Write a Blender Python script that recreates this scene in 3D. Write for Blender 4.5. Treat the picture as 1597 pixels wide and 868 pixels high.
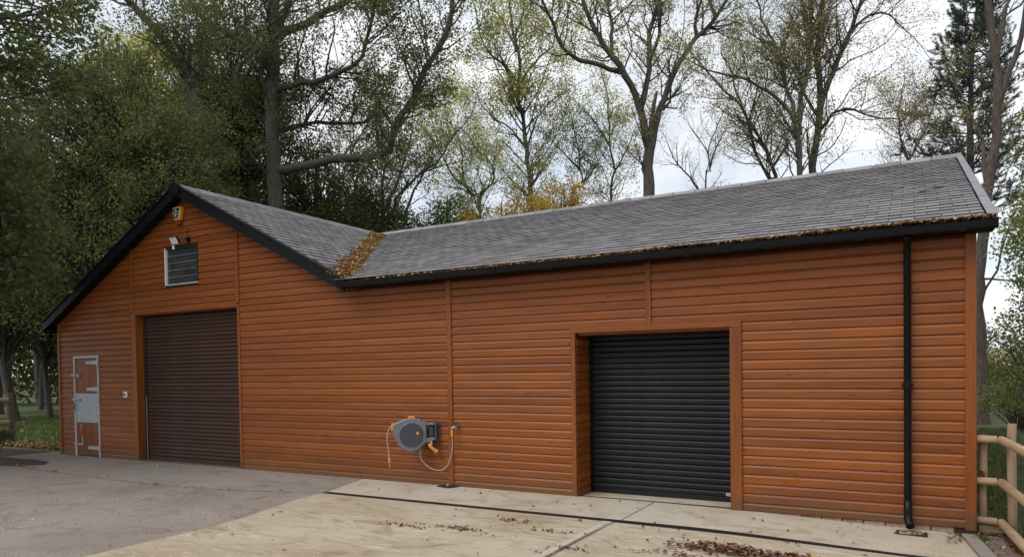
import bpy, bmesh, math, random
import numpy as np
from mathutils import Matrix, Vector, Euler

for o in list(bpy.data.objects): bpy.data.objects.remove(o, do_unlink=True)
SC = bpy.context.scene
COL = SC.collection
random.seed(7); RNG = np.random.default_rng(11)
rad = math.radians

# ------------------------------------------------------------------ camera
CAM_POS = Vector((0.0, -8.822, 1.75))
yaw, pitch, roll = 0.514217, -0.0220873, -0.0151587
fw = Vector((-math.sin(yaw)*math.cos(pitch), math.cos(yaw)*math.cos(pitch), math.sin(pitch)))
rt = Vector((math.cos(yaw), math.sin(yaw), 0)); up = rt.cross(fw)
r2 = math.cos(roll)*rt + math.sin(roll)*up; u2 = -math.sin(roll)*rt + math.cos(roll)*up
cam = bpy.data.objects.new('camera', bpy.data.cameras.new('camera')); COL.objects.link(cam)
cam.matrix_world = Matrix(((r2.x, u2.x, -fw.x, CAM_POS.x), (r2.y, u2.y, -fw.y, CAM_POS.y), (r2.z, u2.z, -fw.z, CAM_POS.z), (0, 0, 0, 1)))
cam.data.sensor_width = 36; cam.data.lens = 36*1106.93/1597; cam.data.sensor_fit = 'HORIZONTAL'
cam.data.shift_y = 165/1597; cam.data.clip_end = 3000; cam.data.clip_start = .05
SC.camera = cam

# ------------------------------------------------------------------ sky, sun, exposure
SUN_EL, SUN_AZ = rad(52), rad(210)          # azimuth clockwise from +Y
W = bpy.data.worlds.new('World'); SC.world = W; W.use_nodes = True
nt = W.node_tree; nt.nodes.clear()
def N(t, typ, **kw):
    n = t.nodes.new(typ)
    for k, v in kw.items():
        if k.startswith('i_'): n.inputs[k[2:].replace('_', ' ')].default_value = v
        else: setattr(n, k, v)
    return n
sky = N(nt, 'ShaderNodeTexSky', sky_type='NISHITA', sun_disc=False, sun_elevation=SUN_EL, sun_rotation=SUN_AZ)
b1 = N(nt, 'ShaderNodeBackground'); b1.inputs[1].default_value = .11
b2 = N(nt, 'ShaderNodeBackground'); b2.inputs[1].default_value = .80
tc = N(nt, 'ShaderNodeTexCoord'); mp = N(nt, 'ShaderNodeMapping'); mp.inputs['Scale'].default_value = (1, 1, 2.2)
nz = N(nt, 'ShaderNodeTexNoise'); nz.inputs['Scale'].default_value = 2.6; nz.inputs['Detail'].default_value = 7; nz.inputs['Roughness'].default_value = .55
rp = N(nt, 'ShaderNodeValToRGB'); rp.color_ramp.elements[0].position = .36; rp.color_ramp.elements[0].color = (.68, .68, .68, 1); rp.color_ramp.elements[1].position = .58; rp.color_ramp.elements[1].color = (1, 1, 1, 1)
nz2 = N(nt, 'ShaderNodeTexNoise'); nz2.inputs['Scale'].default_value = 5; nz2.inputs['Detail'].default_value = 6
rp2 = N(nt, 'ShaderNodeValToRGB'); rp2.color_ramp.elements[0].position = .35; rp2.color_ramp.elements[0].color = (.74, .785, .86, 1); rp2.color_ramp.elements[1].position = .62; rp2.color_ramp.elements[1].color = (.94, .955, .98, 1)
mx = N(nt, 'ShaderNodeMixShader'); wo = N(nt, 'ShaderNodeOutputWorld')
L = nt.links.new
L(tc.outputs['Generated'], mp.inputs['Vector']); L(mp.outputs[0], nz.inputs['Vector']); L(mp.outputs[0], nz2.inputs['Vector'])
L(nz.outputs['Fac'], rp.inputs[0]); L(nz2.outputs['Fac'], rp2.inputs[0]); L(rp2.outputs[0], b2.inputs[0])
L(sky.outputs[0], b1.inputs[0]); L(rp.outputs[0], mx.inputs[0]); L(b1.outputs[0], mx.inputs[1]); L(b2.outputs[0], mx.inputs[2]); L(mx.outputs[0], wo.inputs[0])
sl = bpy.data.lights.new('sun', 'SUN'); sl.energy = 1.35; sl.angle = rad(42); sl.color = (1, .96, .9)
so = bpy.data.objects.new('sun', sl); COL.objects.link(so)
tosun = Vector((math.sin(SUN_AZ)*math.cos(SUN_EL), math.cos(SUN_AZ)*math.cos(SUN_EL), math.sin(SUN_EL)))
so.rotation_euler = tosun.to_track_quat('Z', 'Y').to_euler(); so.location = (0, -20, 30)
SC.view_settings.view_transform = 'Standard'; SC.view_settings.look = 'None'; SC.view_settings.gamma = 1
SC.view_settings.exposure = .52; SC.view_settings.use_curve_mapping = False
SC.render.engine = 'CYCLES'

# ------------------------------------------------------------------ helpers
class MB:
    def __init__(s): s.v = []; s.f = []
    def add(s, vs, fs):
        n = len(s.v); s.v += [tuple(a) for a in vs]; s.f += [tuple(i+n for i in f) for f in fs]; return s
    def box(s, x0, x1, y0, y1, z0, z1):
        return s.add([(x0,y0,z0),(x1,y0,z0),(x1,y1,z0),(x0,y1,z0),(x0,y0,z1),(x1,y0,z1),(x1,y1,z1),(x0,y1,z1)],
                     [(0,3,2,1),(4,5,6,7),(0,1,5,4),(1,2,6,5),(2,3,7,6),(3,0,4,7)])
    def hexa(s, a, b):            # two 4-loops joined
        return s.add(list(a)+list(b), [(3,2,1,0),(4,5,6,7),(0,1,5,4),(1,2,6,5),(2,3,7,6),(3,0,4,7)])
    def prism(s, poly, off):      # polygon (3d pts) extruded by off
        n = len(poly); off = Vector(off); vs = [Vector(p) for p in poly]; vs += [v+off for v in vs]
        return s.add(vs, [tuple(range(n))[::-1], tuple(range(n, 2*n))]+[(i, (i+1) % n, (i+1) % n+n, i+n) for i in range(n)])
    def ext(s, prof, x0, x1):     # profile (y,z) along x
        n = len(prof)
        vs = [(x0, y, z) for y, z in prof]+[(x1, y, z) for y, z in prof]
        return s.add(vs, [tuple(range(n)), tuple(range(n, 2*n))[::-1]]+[(i, i+n, (i+1) % n+n, (i+1) % n) for i in range(n)])
    def tube(s, pts, rr, n=8, caps=True):
        P = [Vector(p) for p in pts]; k = len(P)
        if not hasattr(rr, '__len__'): rr = [rr]*k
        t0 = (P[1]-P[0]).normalized(); ref = Vector((0,0,1)) if abs(t0.z) < .9 else Vector((1,0,0))
        a = t0.cross(ref).normalized(); base = len(s.v)
        for i in range(k):
            t = (P[min(i+1,k-1)]-P[max(i-1,0)]).normalized()
            a = (a-t*a.dot(t)).normalized(); b = t.cross(a)
            for j in range(n):
                w = 2*math.pi*j/n; s.v.append(tuple(P[i]+(a*math.cos(w)+b*math.sin(w))*rr[i]))
        for i in range(k-1):
            for j in range(n):
                j2 = (j+1) % n; s.f.append((base+i*n+j, base+i*n+j2, base+(i+1)*n+j2, base+(i+1)*n+j))
        if caps:
            s.f.append(tuple(base+j for j in range(n))[::-1]); s.f.append(tuple(base+(k-1)*n+j for j in range(n)))
        return s
    def mesh(s, name, mat=None, smooth=False, bev=0):
        me = bpy.data.meshes.new(name); me.from_pydata(s.v, [], s.f)
        if bev or True:
            bm = bmesh.new(); bm.from_mesh(me)
            if bev: bmesh.ops.bevel(bm, geom=bm.edges[:], offset=bev, segments=1, affect='EDGES')
            bmesh.ops.recalc_face_normals(bm, faces=bm.faces[:]); bm.to_mesh(me); bm.free()
        if mat: me.materials.append(mat)
        if smooth: me.shade_smooth()
        return me
    def build(s, name, mat, parent=None, smooth=False, bev=0, loc=None):
        return link(name, s.mesh(name, mat, smooth, bev), parent, loc)
def wloc(o):
    v = Vector((0,0,0))
    while o is not None: v += o.location + o.matrix_parent_inverse.translation if o.parent else o.location; o = o.parent
    return v
def link(name, me, parent=None, loc=None, rot=None):
    o = bpy.data.objects.new(name, me); COL.objects.link(o)
    if loc is not None: o.location = loc
    if rot is not None: o.rotation_euler = rot
    if parent is not None:
        o.parent = parent; o.matrix_parent_inverse = Matrix.Translation(-wloc(parent))
    return o
def tag(o, label=None, cat=None, group=None, kind=None):
    if label: o['label'] = label
    if cat: o['category'] = cat
    if group: o['group'] = group
    if kind: o['kind'] = kind
    return o
def thing(name, label, cat, loc, group=None):
    o = bpy.data.objects.new(name, None); COL.objects.link(o); o.location = loc; o.empty_display_size = .2
    return tag(o, label, cat, group)
def npmesh(name, V, F, mat, smooth=False):     # V (n,3), F (m,k)
    me = bpy.data.meshes.new(name); V = np.asarray(V, np.float32); F = np.asarray(F, np.int32); k = F.shape[1]
    me.vertices.add(len(V)); me.vertices.foreach_set('co', V.ravel())
    me.loops.add(F.size); me.loops.foreach_set('vertex_index', F.ravel())
    me.polygons.add(len(F)); me.polygons.foreach_set('loop_start', np.arange(0, F.size, k, dtype=np.int32))
    me.update(calc_edges=True); me.validate()
    if mat: me.materials.append(mat)
    if smooth: me.shade_smooth()
    return me
def sm(a, b, x):
    t = min(1, max(0, (x-a)/(b-a))); return t*t*(3-2*t)
def gz(x): return -.07*sm(-2.2, .5, x)

# ------------------------------------------------------------------ materials
def newmat(name):
    m = bpy.data.materials.new(name); m.use_nodes = True; t = m.node_tree
    return m, t, t.nodes['Principled BSDF']
def ramp(t, stops, fac=None):
    n = t.nodes.new('ShaderNodeValToRGB'); e = n.color_ramp.elements
    while len(e) < len(stops): e.new(.5)
    for i, (p, c) in enumerate(stops): e[i].position = p; e[i].color = (*c, 1) if len(c) == 3 else c
    if fac is not None: t.links.new(fac, n.inputs[0])
    return n
def noise(t, vec, scale, detail=4, rough=.5, dist=0):
    n = t.nodes.new('ShaderNodeTexNoise'); n.inputs['Scale'].default_value = scale; n.inputs['Detail'].default_value = detail
    n.inputs['Roughness'].default_value = rough; n.inputs['Distortion'].default_value = dist
    if vec is not None: t.links.new(vec, n.inputs['Vector'])
    return n
def mapped(t, scale=(1,1,1), src='Object', offs=None):
    c = t.nodes.new('ShaderNodeTexCoord'); m = t.nodes.new('ShaderNodeMapping'); m.inputs['Scale'].default_value = scale
    t.links.new(c.outputs[src], m.inputs['Vector'])
    if offs is not None: t.links.new(offs, m.inputs['Location'])
    return m.outputs[0]
def mixc(t, a, b, fac, mode='MIX'):
    n = t.nodes.new('ShaderNodeMix'); n.data_type = 'RGBA'; n.blend_type = mode
    for s, v in ((n.inputs[0], fac), (n.inputs[6], a), (n.inputs[7], b)):
        if hasattr(v, 'is_linked') or hasattr(v, 'links'): t.links.new(v, s)
        elif isinstance(v, (int, float)): s.default_value = v
        else: s.default_value = (*v, 1)
    return n.outputs[2]
def math_(t, op, a, b=None):
    n = t.nodes.new('ShaderNodeMath'); n.operation = op
    for i, v in enumerate((a, b)):
        if v is None: continue
        if isinstance(v, (int, float)): n.inputs[i].default_value = v
        else: t.links.new(v, n.inputs[i])
    return n.outputs[0]
def bump(t, bs, h, strength=.3, dist=.01):
    n = t.nodes.new('ShaderNodeBump'); n.inputs['Strength'].default_value = strength; n.inputs['Distance'].default_value = dist
    t.links.new(h, n.inputs['Height']); t.links.new(n.outputs[0], bs.inputs['Normal']); return n
def objrand(t):
    oi = t.nodes.new('ShaderNodeObjectInfo'); ge = t.nodes.new('ShaderNodeNewGeometry')
    return math_(t, 'FRACT', math_(t, 'ADD', oi.outputs['Random'], ge.outputs['Random Per Island']))
def plain(name, col, rough=.5, metal=0, var=.15, scale=8, bmp=0, spec=.5):
    m, t, b = newmat(name); v = mapped(t)
    n = noise(t, v, scale, 5, .6)
    r = ramp(t, [(.3, tuple(c*(1-var) for c in col)), (.7, tuple(min(1, c*(1+var)) for c in col))], n.outputs['Fac'])
    t.links.new(r.outputs[0], b.inputs['Base Color']); b.inputs['Roughness'].default_value = rough; b.inputs['Metallic'].default_value = metal
    b.inputs['Specular IOR Level'].default_value = spec
    if bmp: bump(t, b, noise(t, v, scale*6, 4).outputs['Fac'], bmp, .005)
    return m
def woodmat(name, dark, mid, light, axis='x', rough=.5, knots=True, spread=1.0):
    m, t, b = newmat(name); oi = t.nodes.new('ShaderNodeObjectInfo')
    off = t.nodes.new('ShaderNodeCombineXYZ')
    for i in range(3): t.links.new(math_(t, 'MULTIPLY', oi.outputs['Random'], 37.0+11*i), off.inputs[i])
    st = {'x': (.9, 14, 14), 'z': (14, 14, .9), 'y': (14, .9, 14)}[axis]
    v = mapped(t, st, 'Object', off.outputs[0])
    g = noise(t, v, 2.2, 8, .62, .8)
    r = ramp(t, [(.25, dark), (.5, mid), (.78, light)], g.outputs['Fac'])
    c = r.outputs[0]
    v2 = mapped(t, {'x': (.35, 1.2, 3), 'z': (3, 1.2, .35), 'y': (1.2, .35, 3)}[axis], 'Object', off.outputs[0])
    g2 = noise(t, v2, 1.6, 4, .5)
    blot = ramp(t, [(.3, (.82, .79, .76)), (.7, (1.12, 1.11, 1.1))], g2.outputs['Fac'])
    c = mixc(t, c, blot.outputs[0], 1.0, 'MULTIPLY')
    rv = ramp(t, [(0, (1-.17*spread, 1-.2*spread, 1-.2*spread)), (.5, (1, 1, 1)), (1, (1+.12*spread, 1+.13*spread, 1+.16*spread))], oi.outputs['Random'])
    c = mixc(t, c, rv.outputs[0], 1.0, 'MULTIPLY')
    if knots:
        vk = mapped(t, {'x': (1.6, 8, 8), 'z': (8, 8, 1.6), 'y': (8, 1.6, 8)}[axis], 'Object', off.outputs[0])
        vo = t.nodes.new('ShaderNodeTexVoronoi'); vo.inputs['Scale'].default_value = 1.25; vo.inputs['Randomness'].default_value = 1; t.links.new(vk, vo.inputs['Vector'])
        kr = ramp(t, [(.05, (.42, .36, .34)), (.13, (1, 1, 1))], vo.outputs['Distance'])
        c = mixc(t, c, kr.outputs[0], .8, 'MULTIPLY')
    if axis != 'y' and knots:
        ge = t.nodes.new('ShaderNodeNewGeometry'); sp = t.nodes.new('ShaderNodeSeparateXYZ'); t.links.new(ge.outputs['Position'], sp.inputs[0])
        edge = math_(t, 'ADD', sp.outputs[2], math_(t, 'MULTIPLY', noise(t, ge.outputs['Position'], 2.6, 6, .7).outputs['Fac'], -.55))
        dirt = ramp(t, [(.0, (1,)*3), (.22, (0,)*3)], math_(t, 'ADD', edge, .22)).outputs[0]
        c = mixc(t, c, (.085, .06, .03), math_(t, 'MULTIPLY', dirt, .5))
    t.links.new(c, b.inputs['Base Color'])
    rr = ramp(t, [(.3, (rough-.08,)*3), (.7, (rough+.1,)*3)], g.outputs['Fac']); t.links.new(rr.outputs[0], b.inputs['Roughness'])
    b.inputs['Specular IOR Level'].default_value = .34
    bump(t, b, g.outputs['Fac'], .25, .004)
    return m
M = {}
M['board'] = woodmat('stained_board', (.160, .043, .007), (.228, .0635, .0105), (.278, .083, .016), 'x', .44, spread=.8)
M['trim'] = woodmat('stained_trim', (.163, .0435, .0075), (.225, .0615, .0105), (.265, .077, .015), 'z', .44, spread=.4)
M['trimx'] = woodmat('stained_trim_x', (.163, .0435, .0075), (.225, .0615, .0105), (.265, .077, .015), 'x', .44, spread=.4)
M['boardy'] = woodmat('stained_board_y', (.160, .043, .007), (.228, .0635, .0105), (.278, .083, .016), 'y', .44)
M['leafdoor'] = woodmat('stained_door', (.155, .040, .007), (.21, .056, .0095), (.245, .069, .014), 'z', .45, spread=.5)
M['post'] = woodmat('weathered_pine', (.24, .16, .10), (.36, .25, .16), (.45, .33, .22), 'z', .75, spread=.6)
M['oldpost'] = woodmat('old_pine', (.10, .075, .05), (.16, .125, .085), (.21, .17, .12), 'z', .8, spread=.6)
M['railx'] = woodmat('weathered_pine_x', (.26, .17, .10), (.39, .27, .165), (.48, .35, .23), 'x', .75, spread=.6)
M['raily'] = woodmat('weathered_pine_y', (.26, .17, .10), (.39, .27, .165), (.48, .35, .23), 'y', .75, spread=.6)
M['black'] = plain('black_plastic', (.004, .0043, .0055), .42, 0, .25, 5, 0, .22)
M['barge'] = plain('dark_bargeboard', (.004, .0055, .008), .48, 0, .25, 5, 0, .2)
M['core'] = plain('dark_core', (.035, .02, .012), .9)
M['galv'] = plain('galvanised_steel', (.36, .38, .40), .45, .35, .2, 14)
M['greypaint'] = plain('grey_paint', (.40, .41, .41), .6, 0, .2, 20)
M['orange'] = plain('orange_plastic', (.80, .27, .02), .4, 0, .08)
M['reelgrey'] = plain('grey_plastic', (.15, .16, .168), .45, 0, .1)
M['reeldark'] = plain('slate_plastic', (.045, .052, .066), .35, 0, .1)
M['hose'] = plain('hose_rubber', (.38, .34, .30), .5)
M['brass'] = plain('brass', (.55, .36, .12), .35, .8)
M['white'] = plain('white_plastic', (.72, .72, .70), .4)
M['yellow'] = plain('yellow_plastic', (.70, .40, .03), .4)
M['red'] = plain('red_lens', (.25, .03, .02), .35)
M['iron'] = plain('cast_iron', (.03, .029, .028), .55, .3, .3, 20)
M['leadgrey'] = plain('pale_verge', (.20, .20, .215), .6, 0, .12, 6)

def sheetmetal(name, col, rough, dust=.5):
    m, t, b = newmat(name); v = mapped(t, (1, 1, 1))
    n = noise(t, mapped(t, (1.5, 1.5, .6)), 1.6, 6, .65); n2 = noise(t, v, 60, 3)
    oi = t.nodes.new('ShaderNodeObjectInfo')
    c = ramp(t, [(.35, tuple(a*.8 for a in col)), (.75, tuple(a*1.35+.01*dust for a in col))], n.outputs['Fac']).outputs[0]
    c = mixc(t, c, ramp(t, [(0, (.88,)*3), (1, (1.12,)*3)], oi.outputs['Random']).outputs[0], 1, 'MULTIPLY')
    sp = ramp(t, [(.70, (0,)*3), (.78, (1,)*3)], noise(t, mapped(t, (3, 3, 9)), 5, 6, .7).outputs['Fac']).outputs[0]
    c = mixc(t, c, tuple(min(1, a*2.2+.03) for a in col), math_(t, 'MULTIPLY', sp, .6))
    t.links.new(c, b.inputs['Base Color'])
    t.links.new(ramp(t, [(.3, (rough-.07,)*3), (.7, (rough+.12,)*3)], n2.outputs['Fac']).outputs[0], b.inputs['Roughness'])
    b.inputs['Specular IOR Level'].default_value = .3
    return m
M['shutblack'] = sheetmetal('black_shutter', (.0075, .0074, .0088), .42)
M['shutbrown'] = sheetmetal('brown_shutter', (.050, .0225, .0145), .48)

def slate():
    m, t, b = newmat('slate'); r = objrand(t); v = mapped(t)
    c = ramp(t, [(0, (.165, .158, .163)), (.5, (.212, .204, .210)), (1, (.268, .258, .264))], r).outputs[0]
    n = noise(t, v, 3, 6, .65)
    c = mixc(t, c, ramp(t, [(.3, (.8, .8, .8)), (.7, (1.18, 1.17, 1.15))], n.outputs['Fac']).outputs[0], 1, 'MULTIPLY')
    g = noise(t, v, 90, 3, .7)
    c = mixc(t, c, ramp(t, [(.3, (.82,)*3), (.7, (1.15,)*3)], g.outputs['Fac']).outputs[0], 1, 'MULTIPLY')
    li = ramp(t, [(.70, (0,)*3), (.76, (1,)*3)], noise(t, v, 14, 4, .6).outputs['Fac']).outputs[0]
    c = mixc(t, c, (.30, .30, .27), math_(t, 'MULTIPLY', li, .5))
    t.links.new(c, b.inputs['Base Color']); b.inputs['Roughness'].default_value = .62
    bump(t, b, g.outputs['Fac'], .2, .004)
    return m
M['slate'] = slate()

def concrete(name, base, stain, dirt, streak=(1, 1), stainamt=.6, speck=.15, rough=.85, pebble=False, sharp=False):
    m, t, b = newmat(name); v = mapped(t)
    big = noise(t, v, .55, 6, .6, .4); mid = noise(t, mapped(t, (streak[0], streak[1], 1)), 2.2, 8, .66, 1.2); fine = noise(t, v, 55, 4, .7)
    c = mixc(t, base, stain, math_(t, 'MULTIPLY', ramp(t, [(.42, (0,)*3), (.68, (1,)*3)], big.outputs['Fac']).outputs[0], stainamt))
    c = mixc(t, c, dirt, math_(t, 'MULTIPLY', ramp(t, [(.50, (0,)*3), (.72, (1,)*3)], mid.outputs['Fac']).outputs[0], .7))
    c = mixc(t, c, ramp(t, [(.25, (1-speck*1.6,)*3), (.5, (1,)*3), (.8, (1+speck,)*3)], fine.outputs['Fac']).outputs[0], 1, 'MULTIPLY')
    v3 = t.nodes.new('ShaderNodeTexVoronoi'); v3.inputs['Scale'].default_value = 26; t.links.new(v, v3.inputs['Vector'])
    c = mixc(t, c, tuple(x*.45 for x in dirt), math_(t, 'MULTIPLY', ramp(t, [(.06, (1,)*3), (.12, (0,)*3)], v3.outputs['Distance']).outputs[0], .5))
    if pebble:
        v4 = t.nodes.new('ShaderNodeTexVoronoi'); v4.inputs['Scale'].default_value = 24; t.links.new(v, v4.inputs['Vector'])
        sel = math_(t, 'MULTIPLY', ramp(t, [(.20, (1,)*3), (.28, (0,)*3)], v4.outputs['Distance']).outputs[0], ramp(t, [(.4, (0,)*3), (.6, (1,)*3)], noise(t, v, .8, 3).outputs['Fac']).outputs[0])
        c = mixc(t, c, mixc(t, (.46, .39, .32), v4.outputs['Color'], .15), math_(t, 'MULTIPLY', sel, .85))
    if sharp:
        v5 = noise(t, mapped(t, (.9, 1.5, 1)), 1.1, 7, .7, 2.5)
        c = mixc(t, c, (.20, .14, .08), math_(t, 'MULTIPLY', ramp(t, [(.55, (0,)*3), (.66, (1,)*3)], v5.outputs['Fac']).outputs[0], .6))
        c = mixc(t, c, (.62, .56, .46), math_(t, 'MULTIPLY', ramp(t, [(.56, (0,)*3), (.66, (1,)*3)], noise(t, mapped(t, (.5, 2.6, 1)), 3.5, 6, .7, 2).outputs['Fac']).outputs[0], .55))
    t.links.new(c, b.inputs['Base Color']); b.inputs['Roughness'].default_value = rough; b.inputs['Specular IOR Level'].default_value = .3
    hh = math_(t, 'ADD', fine.outputs['Fac'], math_(t, 'MULTIPLY', mid.outputs['Fac'], 2.0)); bump(t, b, hh, .35, .006)
    return m
M['conc'] = concrete('cream_concrete', (.43, .365, .275), (.32, .25, .155), (.215, .155, .09), (.6, 1.7), .8, .22, sharp=True)
M['conc2'] = concrete('pale_concrete', (.47, .415, .335), (.37, .305, .21), (.25, .20, .13), (1, 1.3), .75, .2)
M['oldconc'] = concrete('grey_concrete', (.285, .248, .216), (.215, .185, .16), (.145, .122, .104), (.6, 1.4), .7, .14)
M['tarmac'] = concrete('worn_gravel_concrete', (.265, .222, .188), (.195, .162, .136), (.125, .102, .084), (1, 1), .7, .30, pebble=True)
M['soil'] = plain('soil', (.045, .03, .022), .95, 0, .45, 9, .6)
M['gap'] = plain('joint_dirt', (.05, .04, .03), .95, 0, .4, 12, .3)
M['brick'] = None
def brickmat():
    m, t, b = newmat('brick'); r = objrand(t); v = mapped(t)
    c = ramp(t, [(0, (.20, .075, .05)), (.5, (.27, .11, .07)), (1, (.31, .17, .12))], r).outputs[0]
    mo = ramp(t, [(.42, (0,)*3), (.56, (1,)*3)], noise(t, v, 9, 5, .7).outputs['Fac']).outputs[0]
    c = mixc(t, c, (.30, .25, .20), math_(t, 'MULTIPLY', mo, .85)); t.links.new(c, b.inputs['Base Color']); b.inputs['Roughness'].default_value = .9
    bump(t, b, noise(t, v, 60, 4).outputs['Fac'], .4, .006); return m
M['brick'] = brickmat()
def pavermat():
    m, t, b = newmat('paver'); r = objrand(t); v = mapped(t)
    c = ramp(t, [(0, (.15, .10, .085)), (.5, (.20, .14, .115)), (1, (.25, .18, .15))], r).outputs[0]
    c = mixc(t, c, (.10, .10, .06), math_(t, 'MULTIPLY', ramp(t, [(.45, (0,)*3), (.7, (1,)*3)], noise(t, v, 7, 5, .7).outputs['Fac']).outputs[0], .6))
    t.links.new(c, b.inputs['Base Color']); b.inputs['Roughness'].default_value = .9; bump(t, b, noise(t, v, 60, 4).outputs['Fac'], .4, .006); return m
M['paver'] = pavermat()
def groundmat(name, a, b_, c_, scale=1.2):
    m, t, b = newmat(name); v = mapped(t)
    n = noise(t, v, scale, 8, .68); c = ramp(t, [(.3, a), (.5, b_), (.7, c_)], n.outputs['Fac']).outputs[0]
    t.links.new(c, b.inputs['Base Color']); b.inputs['Roughness'].default_value = .95; bump(t, b, noise(t, v, 20, 5, .7).outputs['Fac'], .6, .03); return m
M['ground'] = groundmat('woodland_ground', (.03, .035, .014), (.05, .05, .02), (.08, .055, .028))
M['lawn'] = groundmat('lawn', (.06, .09, .028), (.085, .125, .04), (.11, .15, .05), 2)
M['rough'] = groundmat('rough_grass', (.05, .05, .025), (.075, .075, .032), (.11, .085, .05), 2.5)
M['field'] = groundmat('ploughed_field', (.24, .17, .125), (.29, .21, .155), (.33, .25, .19), .1)
def leafmat(name, stops, trans=.35, rough=.5):
    m, t, b = newmat(name); ge = t.nodes.new('ShaderNodeNewGeometry')
    c = ramp(t, stops, ge.outputs['Random Per Island']).outputs[0]
    t.links.new(c, b.inputs['Base Color']); b.inputs['Roughness'].default_value = rough; b.inputs['Specular IOR Level'].default_value = .35
    tr = t.nodes.new('ShaderNodeBsdfTranslucent'); t.links.new(mixc(t, c, (1.25, 1.3, .7), 1, 'MULTIPLY'), tr.inputs[0])
    ms = t.nodes.new('ShaderNodeMixShader'); ms.inputs[0].default_value = trans
    t.links.new(b.outputs[0], ms.inputs[1]); t.links.new(tr.outputs[0], ms.inputs[2]); t.links.new(ms.outputs[0], t.nodes['Material Output'].inputs[0])
    return m
M['lf_dark'] = leafmat('oak_leaf', [(0, (.085, .10, .042)), (.5, (.13, .147, .062)), (.9, (.18, .185, .08)), (1, (.24, .21, .08))], .48)
M['lf_lime'] = leafmat('lime_leaf', [(0, (.08, .105, .048)), (.55, (.115, .142, .064)), (.9, (.15, .17, .074)), (.97, (.19, .18, .055)), (1, (.36, .19, .04))], .45)
M['lf_green'] = leafmat('green_leaf', [(0, (.10, .125, .04)), (.5, (.16, .185, .06)), (1, (.25, .26, .085))], .52)
M['lf_ygreen'] = leafmat('yellow_green_leaf', [(0, (.24, .255, .075)), (.5, (.35, .35, .11)), (1, (.50, .45, .15))], .55)
M['lf_gold'] = leafmat('golden_leaf', [(0, (.34, .25, .05)), (.5, (.55, .36, .07)), (1, (.68, .46, .10))], .5)
M['lf_olive'] = leafmat('olive_leaf', [(0, (.18, .175, .08)), (.5, (.28, .26, .115)), (1, (.42, .35, .16))], .52)
M['lf_brown'] = leafmat('brown_leaf', [(0, (.18, .13, .07)), (.5, (.28, .21, .10)), (1, (.38, .31, .14))], .45)
M['needle'] = leafmat('pine_needle', [(0, (.045, .062, .052)), (.5, (.07, .09, .075)), (1, (.10, .12, .10))], .15)
M['litter'] = leafmat('fallen_leaf', [(0, (.13, .06, .03)), (.35, (.25, .125, .06)), (.7, (.40, .23, .10)), (.9, (.55, .36, .17)), (1, (.62, .46, .22))], .1, .7)
M['litterdark'] = leafmat('fallen_leaf_dark', [(0, (.06, .032, .02)), (.5, (.12, .058, .034)), (.85, (.20, .10, .05)), (1, (.42, .28, .10))], .05, .7)
M['grass'] = leafmat('grass_blade', [(0, (.06, .085, .026)), (.6, (.095, .13, .04)), (1, (.15, .17, .06))], .35)
def barkmat(name, a, b_, c_):
    m, t, b = newmat(name); n = noise(t, mapped(t, (6, 6, 1.2)), 3, 8, .7, .6)
    c = ramp(t, [(.3, a), (.5, b_), (.72, c_)], n.outputs['Fac']).outputs[0]; t.links.new(c, b.inputs['Base Color']); b.inputs['Roughness'].default_value = .9
    bump(t, b, n.outputs['Fac'], .8, .04); return m
M['bark'] = barkmat('bark', (.042, .037, .031), (.085, .075, .064), (.15, .135, .116))
M['bark2'] = barkmat('grey_bark', (.035, .03, .026), (.075, .065, .055), (.13, .115, .10))
M['barkred'] = barkmat('brown_bark', (.035, .028, .023), (.085, .066, .055), (.15, .122, .10))
def glassmat():
    m, t, b = newmat('dusty_glass'); v = mapped(t)
    c = ramp(t, [(.35, (.02, .023, .026)), (.7, (.06, .066, .066))], noise(t, v, 4, 6, .65).outputs['Fac']).outputs[0]
    t.links.new(c, b.inputs['Base Color']); b.inputs['Roughness'].default_value = .28; b.inputs['Specular IOR Level'].default_value = .4; return m
M['glass'] = glassmat()
# ------------------------------------------------------------------ the barn
GX, GZ, GK = -12.08, 5.27, .502            # gable ridge x, ridge height, gable slope
EY, EZ, MK, RY = -.25, 3.20, .350, 5.66    # wing eave y/z, wing slope, ridge y
BX0, BX1, BY1 = -16.57, .556, 11.32
PIT = .1147; Z0 = .097
barn = thing('barn', 'long orange-brown timber-clad barn with gabled left end and grey slate roof', 'barn', (-8, 0, 0))

def zroof(x, y):
    zg = GZ-GK*abs(x-GX)
    zm = EZ+MK*(y-EY) if y <= RY else EZ+MK*(2*RY-EY-y)
    return max(zg, zm) if x > GX else zg

# core walls behind the boards
C0, C1 = .024, .13
w = MB()
def cbox(x0, x1, z0, z1): w.box(x0, x1, C0, C1, z0, z1)
def gpoly(x0, x1, zlo):
    pts = [(x0, zlo), (x1, zlo)]
    for x in sorted({x0, x1, GX, -7.96} & set(a for a in (x0, x1, GX, -7.96) if x0 <= a <= x1), reverse=True):
        pts.append((x, max(GZ-GK*abs(x-GX), 3.1 if x > -8 else 0)-.07))
    w.prism([(x, C0, z) for x, z in pts], (0, C1-C0, 0))
gpoly(BX0+.03, -16.0, -.1); gpoly(-16.0, -15.07, 2.165); gpoly(-15.07, -13.74, -.1)
gpoly(-13.74, -12.72, 2.98); gpoly(-11.77, -10.67, 2.98); gpoly(-10.67, -6.05, -.1)
w.prism([(-12.72, C0, 4.19), (-11.77, C0, 4.19), (-11.77, C0, GZ-GK*abs(-11.77-GX)-.07), (GX, C0, GZ-.07), (-12.72, C0, GZ-GK*abs(-12.72-GX)-.07)], (0, C1-C0, 0))
cbox(-12.72, -11.77, 2.98, 3.47)
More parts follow.
